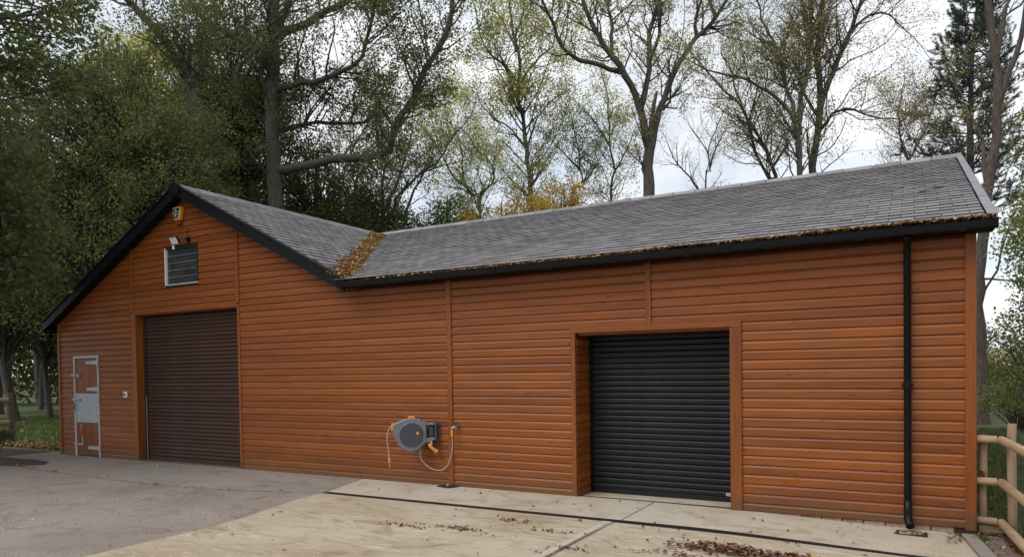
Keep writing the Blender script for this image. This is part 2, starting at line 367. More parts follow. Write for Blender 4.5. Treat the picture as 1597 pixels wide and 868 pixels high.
cbox(-6.05, -3.99, -.1, 3.10); cbox(-3.99, -1.93, 2.225, 3.10); cbox(-1.93, BX1-.02, -.1, 3.10)
w.box(BX0+.03, BX0+.14, .14, BY1, -.1, 2.9)                                       # left wall
w.box(BX0+.03, BX1-.02, BY1-.1, BY1, -.1, 2.9)                                    # back wall
w.prism([(BX1-.13, .14, -.15), (BX1-.13, BY1-.11, -.15), (BX1-.13, BY1-.11, 3.1), (BX1-.13, RY, 5.1), (BX1-.13, .14, 3.2)], (.10, 0, 0))
wall = w.build('wall', M['core'], barn)

def prof(h=PIT, k=1.0):
    c = .034
    return [(.021, 0), (.003, 0), (.0, .003), (0, h-c), (.006, h-.024), (.012, h-.014), (.016, h-.008), (.018, h), (.021, h)]
def xr(z, side):            # roof-limited x
    return GX+side*(GZ-.075-z)/GK
PRO = prof(); PRB = prof(Z0)
meshcache = {}
def plank(x0, x1, k):       # row k (0 = bottom), world
    z = 0 if k == 0 else Z0+PIT*(k-1)
    if x1-x0 < .05: return
    key = (round(x0, 3), round(x1, 3), k == 0)
    if key not in meshcache: meshcache[key] = MB().ext(PRB if k == 0 else PRO, x0, x1).mesh('plank', M['board'])
    link('plank', meshcache[key], wall, (0, random.uniform(-.0012, .0012), z))
def plank_g(x0, x1, k, mat=None):     # cut to the gable slope
    z = Z0+PIT*(k-1); n = len(PRO); L_, R_ = [], []
    for y, dz in PRO:
        L_.append((max(x0, xr(z+dz, -1)), y, dz)); R_.append((min(x1, xr(z+dz, 1)), y, dz))
    if all(R_[i][0]-L_[i][0] < .03 for i in range(n)): return
    R_ = [(max(r[0], l[0]+.001), r[1], r[2]) for l, r in zip(L_, R_)]
    mb = MB().add(L_+R_, [tuple(range(n)), tuple(range(n, 2*n))[::-1]]+[(i, i+n, (i+1) % n+n, (i+1) % n) for i in range(n)])
    mb.build('plank', M['board'], wall, loc=(0, random.uniform(-.0012, .0012), z))
rowz = lambda k: 0 if k == 0 else Z0+PIT*(k-1)
for k in range(46):
    z, zt = rowz(k), rowz(k+1)
    # P1 left of brown door
    if zt < 2.2:
        plank(BX0+.05, -16.0, k); plank(-15.07, -13.865, k)
    elif zt < 2.86: plank(BX0+.05, -13.865, k)
    elif z < 4.5: plank_g(BX0+.05, -13.865, k)
    # P2 above brown door
    if z > 2.95:
        if zt > 3.49 and z < 4.17: plank_g(-13.795, -12.735, k); plank_g(-11.755, -10.71, k)
        else: plank_g(-13.795, -10.71, k)
    # P3
    if z < 2.99: plank(-10.64, -6.09, k)
    elif z < 3.03: plank(-8.3, -6.09, k); plank_g(-10.64, -8.3, k)
    elif z < 4.7: plank_g(-10.64, -6.09, k)
    # P4, P6
    if z < 3.03:
        if zt < 2.30: plank(-6.01, -4.045, k); plank(-1.80, .482, k)
        else: plank(-6.01, -2.99, k); plank(-2.92, .482, k)
# end wall boards on the right
for k in range(45):
    z = rowz(k); lim = lambda zz: (max(.0, EY+(zz+.06-EZ)/MK), min(BY1, 2*RY-EY-(zz+.06-EZ)/MK))
    if z > 5.0: break
    a0, a1 = lim(z+PIT*.5)
    pr = PRB if k == 0 else PRO; n = len(pr)
    vs = [(BX1-.004-y, a0+.03, dz) for y, dz in pr]+[(BX1-.004-y, a1-.02, dz) for y, dz in pr]
    MB().add(vs, [tuple(range(n)), tuple(range(n, 2*n))[::-1]]+[(i, i+n, (i+1) % n+n, (i+1) % n) for i in range(n)]).build('plank', M['boardy'], wall, loc=(0, 0, z))
# cover strips and corner boards
def strip(x0, x1, z0, z1, y0=-.018, y1=.02, mat='trim', bev=.003):
    return MB().box(x0, x1, y0, y1, z0, z1).build('cover_strip', M[mat], wall, bev=bev)
strip(.478, .578, -.02, 3.081, -.022, .06); strip(BX0-.012, BX0+.055, 0, 2.92, -.02, .06)
strip(-6.092, -6.008, -.015, 3.081)
strip(-2.992, -2.918, 2.287, 3.081)
strip(-10.712, -10.638, 3.02, 4.49); strip(-13.865, -13.793, 3.0, 4.31)
strip(-13.87, -13.735, -.01, 2.998, -.014, .02)                # brown door left jamb face
strip(-10.70, -10.638, -.01, 3.005, -.012, .02)
strip(-13.74, -10.70, 2.955, 3.03, -.012, .02, 'trimx')
strip(-4.05, -3.985, -.015, 2.215, -.02, .02); strip(-1.935, -1.798, -.03, 2.215, -.02, .02)
strip(-4.05, -1.798, 2.217, 2.285, -.02, .02, 'trimx')
# reveals of the black door
for k in range(20):
    z = rowz(k); pr = PRB if k == 0 else PRO; n = len(pr)
    for sx, xx, nm in ((1, -3.985, 0), (-1, -1.935, 1)):
        vs = [(xx+sx*(.010-y), .024, dz) for y, dz in pr]+[(xx+sx*(.010-y), .46, dz) for y, dz in pr]
        if rowz(k+1) < 2.235: MB().add(vs, [tuple(range(n)), tuple(range(n, 2*n))[::-1]]+[(i, i+n, (i+1) % n+n, (i+1) % n) for i in range(n)]).build('plank', M['boardy'], wall, loc=(0, 0, z))
MB().box(-4.1, -4.0, .135, .5, -.1, 2.3).box(-1.92, -1.82, .135, .5, -.1, 2.3).box(-3.96, -1.95, .03, .5, 2.19, 2.22).build('reveal', M['trim'], barn)
MB().box(-13.80, -13.735, .022, .22, -.05, 2.95).box(-10.70, -10.645, .022, .22, -.05, 2.95).box(-13.735, -10.70, .022, .22, 2.935, 2.953).build('reveal', M['trim'], barn)

# brick plinth under the boards
pl = MB().box(-16.5, .54, .035, .12, -.2, -.004).build('plinth', M['gap'], barn)
x = -3.8; bmz = MB().box(0, .205, .018, .10, -.066, -.003).mesh('brick', M['brick'], bev=.004)
x = -1.78
while x < .36:
    link('brick', bmz, pl, (x, random.uniform(-.003, .004), random.uniform(-.003, 0))); x += .217
x = -1.67
while x < .30:
    link('brick', bmz, pl, (x, random.uniform(-.002, .004), -.072)); x += .217
bmh = MB().box(0, .205, .016, .10, -.05, -.003).mesh('brick', M['brick'], bev=.004)
for i in range(9): link('brick', bmh, pl, (-5.98+.217*i, 0, -.004))

# roof ---------------------------------------------------------------
sa = math.atan(MK); ga = math.atan(GK)
rf = MB()
def slab(pts, zf, th=.07, dz=-.022):
    rf.prism([(x, y, zf(x, y)+dz-th) for x, y in pts], (0, 0, th))
zmf = lambda x, y: EZ+MK*(y-EY); zmb = lambda x, y: EZ+MK*(2*RY-EY-y)
zgr = lambda x, y: GZ-GK*(x-GX); zgl = lambda x, y: GZ-GK*(GX-x)
VX = GX+(GZ-EZ)/GK; YB = 2*RY-EY
slab([(.70, EY+.03), (.70, RY), (GX, RY), (VX, EY+.03)], zmf); slab([(.70, RY), (.70, YB), (VX, YB), (GX, RY)], zmb)
slab([(GX, -.19), (VX, -.19), (GX, RY)], zgr); slab([(GX, RY), (VX, YB), (GX, YB)], zgr)
slab([(GX, -.19), (GX, YB), (-16.72, YB), (-16.72, -.19)], zgl)
roof = rf.build('roof', M['barge'], barn)
# slates
TW, GA = .25, .20
def tilebox(w_, l_=.26):
    a = [(0, 0, .012), (w_, 0, .012), (w_, 0, .021), (0, 0, .021)]; b = [(0, l_, -.008), (w_, l_, -.008), (w_, l_, .001), (0, l_, .001)]
    return a+b
TF = [(3,2,1,0),(4,5,6,7),(0,1,5,4),(1,2,6,5),(2,3,7,6),(3,0,4,7)]
tiles = []   # (origin, ux, uy, un, width)
def field(o, ux, uy, length, inside, width):
    o, ux, uy = Vector(o), Vector(ux).normalized(), Vector(uy).normalized(); un = ux.cross(uy)
    rows = int(length/GA+.5); g = length/rows
    for r in range(rows):
        xx = -TW*(.5 if r % 2 else 0)+random.uniform(-.004, .004)
        while xx < width:
            a, b = max(xx, 0), min(xx+TW, width)
            if b-a > .03:
                P = o+ux*a+uy*(r*g); Q = o+ux*((a+b)/2)+uy*(r*g+.1)
                if inside(Q): tiles.append((P+ux*.002+uy*random.uniform(-.004, .004)+un*random.uniform(-.001, .002), ux, uy, un, b-a-.007))
            xx += TW
    return g
lenm = math.hypot(RY-EY, MK*(RY-EY))
field((.645-13.5, EY, EZ), (1, 0, 0), (0, math.cos(sa), math.sin(sa)), lenm, lambda q: q.x > VX-(q.y-EY)/(RY-EY)*(VX-GX)-.06, 13.5)
field((.62, YB, EZ), (-1, 0, 0), (0, -math.cos(sa), math.sin(sa)), lenm, lambda q: q.x > VX-(YB-q.y)/(RY-EY)*(VX-GX)-.06, 13.5)
leng = math.hypot(VX-GX, GK*(VX-GX)); gu = (-math.cos(ga), 0, math.sin(ga))
inr = lambda q: (q.y < EY+(VX-q.x)/(VX-GX)*(RY-EY)+.08) or (q.y > YB-(VX-q.x)/(VX-GX)*(YB-RY)-.08)
field((VX, -.13, EZ), (0, 1, 0), gu, leng, inr, YB+.13)
ll = (GX+16.76)*math.hypot(1, GK)
field((-16.76, YB, GZ-GK*(GX+16.76)), (0, -1, 0), (math.cos(ga), 0, math.sin(ga)), ll, lambda q: True, YB+.13)
camv = CAM_POS
vis = lambda T: (T[0]-camv).length if T[3].y < 0 and T[0].y < RY else 99+(T[0]-camv).length
tiles.sort(key=vis)
tmesh = {}
for T in tiles[:300]:
    P, ux, uy, un, w_ = T; kq = round(w_, 2)
    if kq not in tmesh:
        mb = MB(); mb.add(tilebox(kq if abs(kq-w_) < .003 else w_), TF); tmesh[kq] = mb.mesh('slate', M['slate'])
    o = link('slate', tmesh[kq], roof); R = Matrix((ux, uy, un)).transposed().to_euler()
    o.location = P; o.rotation_euler = R
V = []; F = []
for i, (P, ux, uy, un, w_) in enumerate(tiles[300:]):
    tb = np.array(tilebox(w_)); B = np.array([ux, uy, un]); V.append(tb@B+np.array(P)); F.append(np.array(TF)+8*i)
tag(link('slates', npmesh('slates', np.concatenate(V), np.concatenate(F), M['slate']), roof), kind='stuff')
# ridge tiles
def ridgecap(name, o, d, n, l_):
    d = Vector(d); s_ = Vector((d.y, -d.x, 0))
    k = MK if abs(d.x) > .5 else GK
    for i in range(n):
        P = Vector(o)+d*(i*l_); mb = MB(); ring = []
        for w_, h in ((-.13, -.13*k+.012), (-.075, .028), (0, .062), (.075, .028), (.13, -.13*k+.012)): ring.append((w_, h))
        pts = ring+[(a*.9, b-.016) for a, b in ring[::-1]]; m_ = len(pts)
        e0 = .006; e1 = l_-.006; up_ = .008
        vs = [P+s_*a+d*e0+Vector((0, 0, b)) for a, b in pts]+[P+s_*a*.97+d*e1+Vector((0, 0, b-up_)) for a, b in pts]
        mb.add(vs, [tuple(range(m_)), tuple(range(m_, 2*m_))[::-1]]+[(j, j+m_, (j+1) % m_+m_, (j+1) % m_) for j in range(m_)])
        mb.build(name, M['slate'], roof)
ridgecap('ridge_tile', (.74, RY, GZ+.0), (-1, 0, 0), 28, .456)
ridgecap('ridge_tile', (GX, -.20, GZ+.0), (0, 1, 0), 13, .45)
# pale verge strip on the right end and black one under it
vg = MB()
for i in range(10):
    t0, t1 = i/10, (i+1)/10-.003
    y0, y1 = EY+(RY-EY)*t0, EY+(RY-EY)*t1; z0, z1 = EZ+MK*(y0-EY), EZ+MK*(y1-EY); dz = .030-.004*(i % 2)
    a = [(.655, y0, z0+dz-.012), (.745, y0, z0+dz-.012), (.745, y0, z0+dz), (.655, y0, z0+dz)]
    vg.hexa(a, [(x_, y1, z_+z1-z0) for x_, y_, z_ in a])
    a = [(.728, y0, z0-.09), (.742, y0, z0-.09), (.742, y0, z0+.014), (.728, y0, z0+.014)]
    vg.hexa(a, [(x_, y1, z_+z1-z0) for x_, y_, z_ in a])
tag(vg.build('verge_trim', M['leadgrey'], roof), 'pale grey verge strip')
vb = MB(); a = [(.70, YB, EZ-.1), (.74, YB, EZ-.1), (.74, YB, EZ+.03), (.70, YB, EZ+.03)]
vb.hexa(a, [(x_, RY, z_+GZ-EZ) for x_, y_, z_ in a]); vb.build('verge_trim', M['barge'], roof)
# bargeboards on the gable
def rake(side, xe, nm='bargeboard'):
    mb = MB(); ze = GZ-GK*abs(xe-GX)
    y0, y1 = -.215, -.185
    a = [(GX, y0, GZ-.17), (GX, y1, GZ-.17), (GX, y1, GZ+.045), (GX, y0, GZ+.045)]
    b = [(xe, y0, ze-.17), (xe, y1, ze-.17), (xe, y1, ze+.045), (xe, y0, ze+.045)]
    mb.hexa(a, b)
    y0, y1 = -.235, -.12                                   # dry verge cap on top
    a = [(GX, y0, GZ+.02), (GX, y1, GZ+.02), (GX, y1, GZ+.052), (GX, y0, GZ+.052)]
    b = [(xe, y0, ze+.02), (xe, y1, ze+.02), (xe, y1, ze+.052), (xe, y0, ze+.052)]
    mb.hexa(a, b); return mb.build(nm, M['barge'], barn)
rake(1, -7.93); rake(-1, -16.80)
MB().prism([(GX-.12, -.245, GZ-.16), (GX+.12, -.245, GZ-.16), (GX+.14, -.245, GZ+.01), (GX, -.245, GZ+.085), (GX-.14, -.245, GZ+.01)], (0, .06, 0)).build('apex_cap', M['barge'], barn)
# soffit strips
MB().hexa([(GX, -.185, GZ-.14), (GX, .03, GZ-.14), (GX, .03, GZ-.12), (GX, -.185, GZ-.12)], [(-8.0, -.185, GZ-GK*4.08-.14), (-8.0, .03, GZ-GK*4.08-.14), (-8.0, .03, GZ-GK*4.08-.12), (-8.0, -.185, GZ-GK*4.08-.12)]).build('soffit', M['barge'], barn)
MB().hexa([(GX, -.185, GZ-.14), (GX, .03, GZ-.14), (GX, .03, GZ-.12), (GX, -.185, GZ-.12)], [(-16.75, -.185, GZ-GK*4.67-.14), (-16.75, .03, GZ-GK*4.67-.14), (-16.75, .03, GZ-GK*4.67-.12), (-16.75, -.185, GZ-GK*4.67-.12)]).build('soffit', M['barge'], barn)
MB().box(-16.80, -16.58, -.18, YB, 2.74, 2.755).box(-16.82, -16.80, -.2, YB, 2.70, 2.86).build('fascia', M['barge'], barn)
# wing fascia, soffit, gutter
MB().box(-7.96, .72, -.20, -.17, 3.073, 3.165).box(-7.9, .72, -.168, .03, 3.082, 3.092).build('fascia', M['barge'], barn)
GP = [(-.202, 3.165), (-.202, 3.095), (-.225, 3.080), (-.30, 3.080), (-.318, 3.09), (-.318, 3.10), (-.325, 3.105), (-.332, 3.157), (-.340, 3.165), (-.328, 3.171), (-.320, 3.160), (-.312, 3.11), (-.295, 3.092), (-.225, 3.092), (-.212, 3.105), (-.212, 3.165)]
gut = MB()
n = len(GP); xl = lambda z: -7.98+(3.17-z)*.55
gut.add([(xl(z), y, z) for y, z in GP]+[(.735, y, z) for y, z in GP], [(i, i+n, (i+1) % n+n, (i+1) % n) for i in range(n)]+[tuple(range(n)), tuple(range(n, 2*n))[::-1]])
gutter = gut.build('gutter', M['black'], barn)
ec = MB(); ec.prism([(.734, -.345, 3.17), (.734, -.20, 3.17), (.734, -.20, 3.075), (.734, -.30, 3.075), (.734, -.325, 3.10)], (.008, 0, 0)); ec.build('end_cap', M['black'], gutter); ec = MB()
ec.prism([(-7.985, -.345, 3.17), (-7.985, -.20, 3.17), (-7.93, -.20, 3.075), (-7.93, -.30, 3.075), (-7.945, -.325, 3.10)], (.008, 0, 0))
ec.build('end_cap', M['black'], gutter)
for i in range(9):
    xx = -7.0+.93*i; MB().box(xx-.03, xx+.03, -.336, -.20, 3.074, 3.081).build('bracket', M['black'], gutter)
for xx in (-5.1, -1.9): MB().prism([(xx-.06, -.348, 3.168), (xx+.06, -.348, 3.168), (xx+.06, -.325, 3.072), (xx-.06, -.325, 3.072)], (0, .008, 0)).build('union', M['black'], gutter)
# downpipe
dp = MB().tube([(-.05, -.24, 3.085), (-.05, -.22, 3.05), (-.05, -.10, 2.99), (-.05, -.065, 2.93), (-.05, -.065, .17)], .036, 14)
dpo = dp.build('downpipe', M['black'], barn, smooth=True)
dpo.data.set_sharp_from_angle(angle=rad(40))
MB().tube([(-.05, -.065, 1.47), (-.05, -.065, 1.55)], .041, 14).box(-.105, .005, -.03, -.018, 1.495, 1.525).build('collar', M['black'], dpo)
MB().tube([(-.05, -.065, .26), (-.05, -.065, .14), (-.048, -.075, .075), (-.04, -.10, .035), (-.025, -.15, .0)], [.040, .040, .041, .041, .043], 14).build('shoe', M['black'], dpo, smooth=True)

# black roller door ---------------------------------------------------
bd = MB().box(-3.93, -1.97, .50, .55, -.05, 2.25).build('roller_door', M['core'], barn); tag(bd, 'black ribbed roller shutter in the wide opening')
def slats(door, x0, x1, y, zb, zt, pitch, pf, mat):
    n = len(pf); me = MB().ext(pf, x0, x1).mesh('slat', mat)
    k = 0
    while zb+k*pitch < zt: link('slat', me, door, (0, y+random.uniform(-.0025, .0025), zb+k*pitch+random.uniform(-.0012, .0012))); k += 1
P8 = .0795
slats(bd, -3.955, -1.945, .465, .055, 2.17, P8, [(.02, .001), (-.001, .001), (-.008, .006), (-.0115, .018), (-.0125, .036), (-.0115, .054), (-.007, .066), (.003, .074), (.008, P8), (.02, P8)], M['shutblack'])
MB().box(-3.955, -1.945, .452, .49, -.03, .054).build('bottom_bar', M['shutblack'], bd, bev=.004)
for a_, b_ in ((-3.975, -3.925), (-1.975, -1.925)): MB().box(a_, b_, .435, .50, -.02, 2.2).build('guide_rail', M['black'], bd)
bg = MB().box(-2.095, -1.985, .4475, .4515, .075, .108).build('badge', M['white'], bd)
lt = MB()
for i, (a, b) in enumerate([(.0, .010), (.013, .02), (.024, .03), (.036, .048), (.052, .058), (.062, .074), (.078, .084), (.088, .094)]): lt.box(-2.087+a, -2.087+b, .4462, .4474, .083, .099)
lt.build('lettering', M['black'], bg)
# brown roller door
br = MB().box(-13.73, -10.69, .215, .26, -.05, 2.95).build('roller_door', M['core'], barn); tag(br, 'dark brown ribbed roller shutter under the gable')
P7 = .0745
slats(br, -13.69, -10.715, .185, .085, 2.88, P7, [(.02, 0), (.003, 0), (-.009, .008), (-.014, .022), (-.014, .04), (-.009, .054), (.003, .062), (.008, P7), (.02, P7)], M['shutbrown'])
MB().box(-13.69, -10.715, .168, .20, -.03, .084).build('bottom_bar', M['shutbrown'], br, bev=.004)
for a_, b_ in ((-13.735, -13.665), (-10.735, -10.69)): MB().box(a_, b_, .15, .21, -.02, 2.93).build('guide_rail', M['iron'], br)
tag(MB().box(-13.671, -13.664, .14, .15, .0, 1.30).build('cable', M['hose'], br), 'thin pale cable hanging beside the shutter')

# stable door ----------------------------------------------------------
sd = MB().box(-16.0, -15.07, .05, .10, -.05, 2.165).build('stable_door', M['core'], barn); tag(sd, 'split stable door with galvanised hinges')
fr = MB().box(-16.0, -15.955, -.012, .05, -.0, 2.165).box(-15.115, -15.07, -.012, .05, 0, 2.165).box(-15.955, -15.115, -.012, .05, 2.115, 2.165)
fr.build('frame', M['greypaint'], sd, bev=.002)
for z0, z1, nm in ((1.375, 2.11, 'top_leaf'), (.02, 1.365, 'bottom_leaf')):
    for i in range(7):
        x0 = -15.952+i*.1195; MB().box(x0, x0+.1175, .006, .04, z0, z1).build(nm+'_board', M['leafdoor'], sd, bev=.002)
MB().box(-15.945, -15.125, -.002, .005, .73, 1.36).build('metal_sheet', M['galv'], sd)
for z_ in (2.02, 1.45, 1.22, .19):
    MB().prism([(-15.52, -.010, z_-.03), (-15.09, -.010, z_-.045), (-15.09, -.010, z_+.045), (-15.52, -.010, z_+.03)], (0, .007, 0)).tube([(-15.085, -.018, z_-.085), (-15.085, -.018, z_+.085)], .017, 8).build('hinge', M['galv'], sd)
for z_ in (1.74, 1.22):
    MB().box(-16.06, -15.93, -.024, -.012, z_-.025, z_+.025).tube([(-16.05, -.03, z_), (-15.80, -.03, z_)], .014, 8).box(-15.86, -15.77, -.022, -.0105, z_-.04, z_+.04).build('bolt', M['galv'], sd)
MB().tube([(-15.93, -.004, 1.12), (-15.93, -.04, 1.11), (-15.93, -.045, 1.01), (-15.93, -.004, 1.0)], .008, 6).build('handle', M['iron'], sd)
MB().tube([(-15.72, -.012, .70), (-15.72, -.03, .67), (-15.74, -.03, .57), (-15.77, -.02, .55)], .009, 6).build('hook', M['galv'], sd)
MB().box(-16.04, -15.92, -.022, -.011, .235, .275).box(-15.92, -15.70, -.014, -.004, .235, .27).box(-15.73, -15.695, -.016, -.004, .27, .44).build('kick_bolt', M['galv'], sd)

# window with louvre panes ---------------------------------------------
wn = MB().box(-12.73, -11.76, .03, .075, 3.46, 4.20).build('window', M['core'], barn); tag(wn, 'small dusty louvre window above the brown shutter')
MB().box(-12.725, -12.69, -.025, .03, 3.475, 4.185).build('frame', M['white'], wn)
MB().box(-12.69, -11.765, -.008, .03, 4.165, 4.185).box(-11.79, -11.765, -.008, .03, 3.49, 4.165).build('frame', M['iron'], wn)
MB().box(-12.69, -11.755, -.022, .03, 3.465, 3.49).build('sill', M['greypaint'], wn)
for i in range(5):
    z0 = 3.49+.135*i; a = [(-12.69, .022, z0+.134), (-11.79, .022, z0+.134), (-11.79, .026, z0+.134), (-12.69, .026, z0+.134)]
    MB().hexa([(x_, y_-.006, z0+.002) for x_, y_, z_ in a], a).build('pane', M['glass'], wn)
    if i: MB().box(-12.69, -11.79, .008, .016, z0-.004, z0+.003).build('glazing_bar', M['galv'], wn)
# ------------------------------------------------------------------ ground
gs = MB()
S = 1500
gs.add([(-S, -S, -.16), (S, -S, -.16), (S, S, -.16), (-S, S, -.16)], [(0, 1, 2, 3)])
tag(gs.build('ground', M['ground']), kind='structure')
def hill():
    nx, ny = 40, 14; V = []; F = []
    for j in range(ny):
        for i in range(nx):
            x_ = -150+i*12; y_ = 75+j*14; V.append((x_, y_, -.6+5.2*sm(75, 190, y_)*sm(-90, 30, x_)+.3*math.sin(x_*.05)))
    for j in range(ny-1):
        for i in range(nx-1): a = j*nx+i; F.append((a, a+1, a+nx+1, a+nx))
    return npmesh('hill', V, F, M['field'], True)
tag(link('hill', hill()), kind='structure')
def slabpoly(name, pts, mat, top=0.0, th=.13, sub=False):
    """flat slab with gently dipping top, cut in strips along x"""
    mb = MB(); xs = sorted({p[0] for p in pts}); cuts = [xs[0]]
    n = len(pts); V = [(x_, y_, top+gz(x_)) for x_, y_ in pts]; V2 = [(x_, y_, top-th) for x_, y_ in pts]
    mb.add(V+V2, [tuple(range(n)), tuple(range(n, 2*n))[::-1]]+[(i, i+n, (i+1) % n+n, (i+1) % n) for i in range(n)])
    o = mb.build(name, mat); return tag(o, kind='structure')
def strips(name, x0, x1, y0f, y1f, mat, top=0., n=14):
    mb = MB(); V = []; F = []
    for i in range(n+1):
        x_ = x0+(x1-x0)*i/n; a, b = y0f(x_), y1f(x_); z_ = top+gz(x_)
        V += [(x_, a, z_), (x_, b, z_), (x_, b, -.15), (x_, a, -.15)]
    for i in range(n):
        for j in range(4): F.append((i*4+j, i*4+4+j, i*4+4+(j+1) % 4, i*4+(j+1) % 4))
    F += [(0, 1, 2, 3), (n*4+3, n*4+2, n*4+1, n*4)]
    mb.add(V, F); return tag(mb.build(name, mat), kind='structure')
DY = -1.235; DW = .065                          # drain centre line and half width
cst = lambda v: (lambda x_: v)
slabpoly('concrete_apron', [(-7.80, .03), (-7.62, -.6), (-7.455, DY+DW), (-2.925, DY+DW), (-2.925, .03)], M['conc2'])
slabpoly('concrete_apron', [(-2.905, DY+DW), (-1.6, DY+DW), (-.8, DY+DW), (-.2, DY+DW), (.555, DY+DW), (.432, -.06), (.40, .03), (-.2, .03), (-.8, .03), (-1.6, .03), (-2.905, .03)], M['conc2'])
strips('door_threshold', -3.97, -1.95, cst(.032), cst(.52), M['conc2'], -.006)
strips('door_threshold', -13.73, -10.7, cst(.032), cst(.25), M['oldconc'], -.006)
# yard slabs beyond the drain: left edge follows the old gravel concrete
edge = [(-7.47, -1.30), (-7.34, -1.99), (-7.08, -2.91), (-6.97, -3.57), (-6.98, -4.4), (-6.98, -4.93), (-6.95, -7), (-6.9, -12)]
slabpoly('concrete_yard', edge+[(-3.06, -12), (-3.02, -3.0), (-2.96, DY-DW)], M['conc'], 0)
slabpoly('concrete_yard', [(-2.945, -12), (-1.6, -12), (-.8, -12), (.2, -12), (1.8, -12), (.575, DY-DW), (.2, DY-DW), (-.8, DY-DW), (-1.6, DY-DW), (-2.945, DY-DW)], M['conc'], -.003)
strips('concrete_joint_strip', -3.07, -2.985, cst(-6), cst(DY-DW-.01), M['conc2'], .006, 2)
tag(MB().box(-16, .5, -12, .02, -.155, -.075).build('joint_bed', M['gap']), kind='structure')
# old concrete by the gable
crack = [(-16.4, -1.15), (-15.4, -1.42), (-14.53, -1.63), (-12.43, -1.75), (-10.49, -1.85), (-8.78, -1.66), (-7.47, -1.24)]
def cy(x_):
    if x_ <= crack[0][0]: return crack[0][1]
    for (a, b), (c, d) in zip(crack, crack[1:]):
        if x_ <= c: return b+(d-b)*(x_-a)/(c-a)
    return crack[-1][1]
slabpoly('concrete_apron', [(-17.3, -.9)]+[(x_, y_+.02) for x_, y_ in crack[:-1]]+[(-7.475, -1.22), (-7.635, -.6), (-7.815, .03), (-16.6, .03), (-16.6, .35), (-17.3, .35)], M['oldconc'])
pts = [(x_, y_-.022) for x_, y_ in crack]+[(a-.012, b) for a, b in edge[1:]]+[(-18, -12), (-26, -6), (-17.6, -1.3)]
slabpoly('gravel_concrete', pts, M['tarmac'], -.004)
# lawn and soil on the left
def sheet(name, pts, z_, mat):
    o = MB().add([(a, b, z_) for a, b in pts], [tuple(range(len(pts)))]).build(name, mat); return tag(o, kind='structure')
sheet('lawn', [(-17.3, .36), (-17.3, 8.5), (-22, 13), (-45, 22), (-60, 10), (-30, -.2)], -.03, M['lawn'])
sheet('soil_strip', [(-17.3, .37), (-17.3, -.9), (-17.6, -1.3), (-26, -6), (-40, -4), (-30, -.19)], -.035, M['soil'])
sheet('grass_bank', [(.6, .12), (1.2, -8), (30, -8), (45, 60), (2, 60), (.6, 12)], -.10, M['rough'])

# channel drain
dr = thing('channel_drain', 'long narrow black slotted drain channel across the concrete yard', 'drain', (-3.5, DY, 0))
V = MB()
for a, b in ((-.064, -.046), (.046, .064)):
    n = 16
    for i in range(n):
        x0, x1 = -7.42+i*(7.86/n), -7.42+(i+1)*(7.86/n)
        V.hexa([(x0, DY+a, gz(x0)-.05), (x0, DY+b, gz(x0)-.05), (x0, DY+b, gz(x0)+.002), (x0, DY+a, gz(x0)+.002)], [(x1, DY+a, gz(x1)-.05), (x1, DY+b, gz(x1)-.05), (x1, DY+b, gz(x1)+.002), (x1, DY+a, gz(x1)+.002)])
V.build('rim', M['iron'], dr)
V = MB(); x_ = -7.41
while x_ < .43: V.box(x_, x_+.016, DY-.047, DY+.047, gz(x_)-.02, gz(x_)-.001); x_ += .030
tag(V.build('grating', M['iron'], dr), kind='stuff')
# small gullies at the wall
g = thing('gully', 'small square black gully full of leaves below the black downpipe', 'drain', (-.02, -.24, -.06))
MB().box(-.16, .13, -.34, -.31, -.10, gz(0)+.012).box(-.16, .13, -.165, -.135, -.10, gz(0)+.012).box(-.16, -.13, -.31, -.165, -.10, gz(0)+.012).box(.10, .13, -.31, -.165, -.10, gz(0)+.012).build('rim', M['iron'], g)
MB().box(-.13, .10, -.31, -.165, -.12, gz(0)+.003).build('grid', M['gap'], g)
g = thing('drain_cover', 'flat black drain cover below the thin cover strip near the tap', 'drain', (-6.05, -.1, 0))
MB().prism([(-6.22, -.15, .004), (-5.98, -.20, .004), (-5.90, -.03, .004), (-6.14, .0, .004)], (0, 0, .016)).build('plate', M['iron'], g)
MB().tube([(-6.06, -.09, .02), (-6.06, -.09, .05)], .02, 8).build('knob', M['galv'], g)

# ------------------------------------------------------------------ fence, kerb and paver path on the right
fe = thing('timber_fence', 'round-rail timber fence joining the right end of the barn', 'fence', (.86, 0, -.07))
def rough_tube(p0, p1, r, n=10, k=6, wob=.006):
    p0, p1 = Vector(p0), Vector(p1); pts = []; rr = []
    for i in range(k+1):
        t = i/k; pts.append(p0.lerp(p1, t)+Vector((random.uniform(-wob, wob), random.uniform(-wob, wob), random.uniform(-wob, wob)))); rr.append(r*random.uniform(.96, 1.04))
    return MB().tube(pts, rr, n)
def flat(o): o.data.shade_smooth(); o.data.set_sharp_from_angle(angle=rad(50)); return o
flat(rough_tube((.89, .10, -.2), (.89, .10, 1.10), .042).build('post', M['post'], fe))
flat(rough_tube((.64, .14, -.2), (.64, .14, .98), .04).build('post', M['post'], fe))
flat(rough_tube((1.03, -2.2, -.2), (1.03, -2.2, 1.10), .042).build('post', M['post'], fe))
for z_ in (.94, .50, .085):
    flat(rough_tube((.585, .055, z_+.003), (.757, .045, z_-.003), .041, k=3, wob=.002).build('rail', M['railx'], fe))
    flat(rough_tube((.797, .035, z_-.004), (.97, -2.4, z_-.008), .043, k=8, wob=.003).build('rail', M['raily'], fe))
MB().box(.60, .84, .05, .085, -.10, .045).build('kickboard', M['railx'], fe, bev=.004)
MB().hexa([(.845, .05, -.12), (.875, .05, -.12), (.875, .05, .045), (.845, .05, .045)], [(1.00, -2.4, -.12), (1.03, -2.4, -.12), (1.03, -2.4, .045), (1.00, -2.4, .045)]).build('kickboard', M['raily'], fe, bev=.004)
wm = MB()
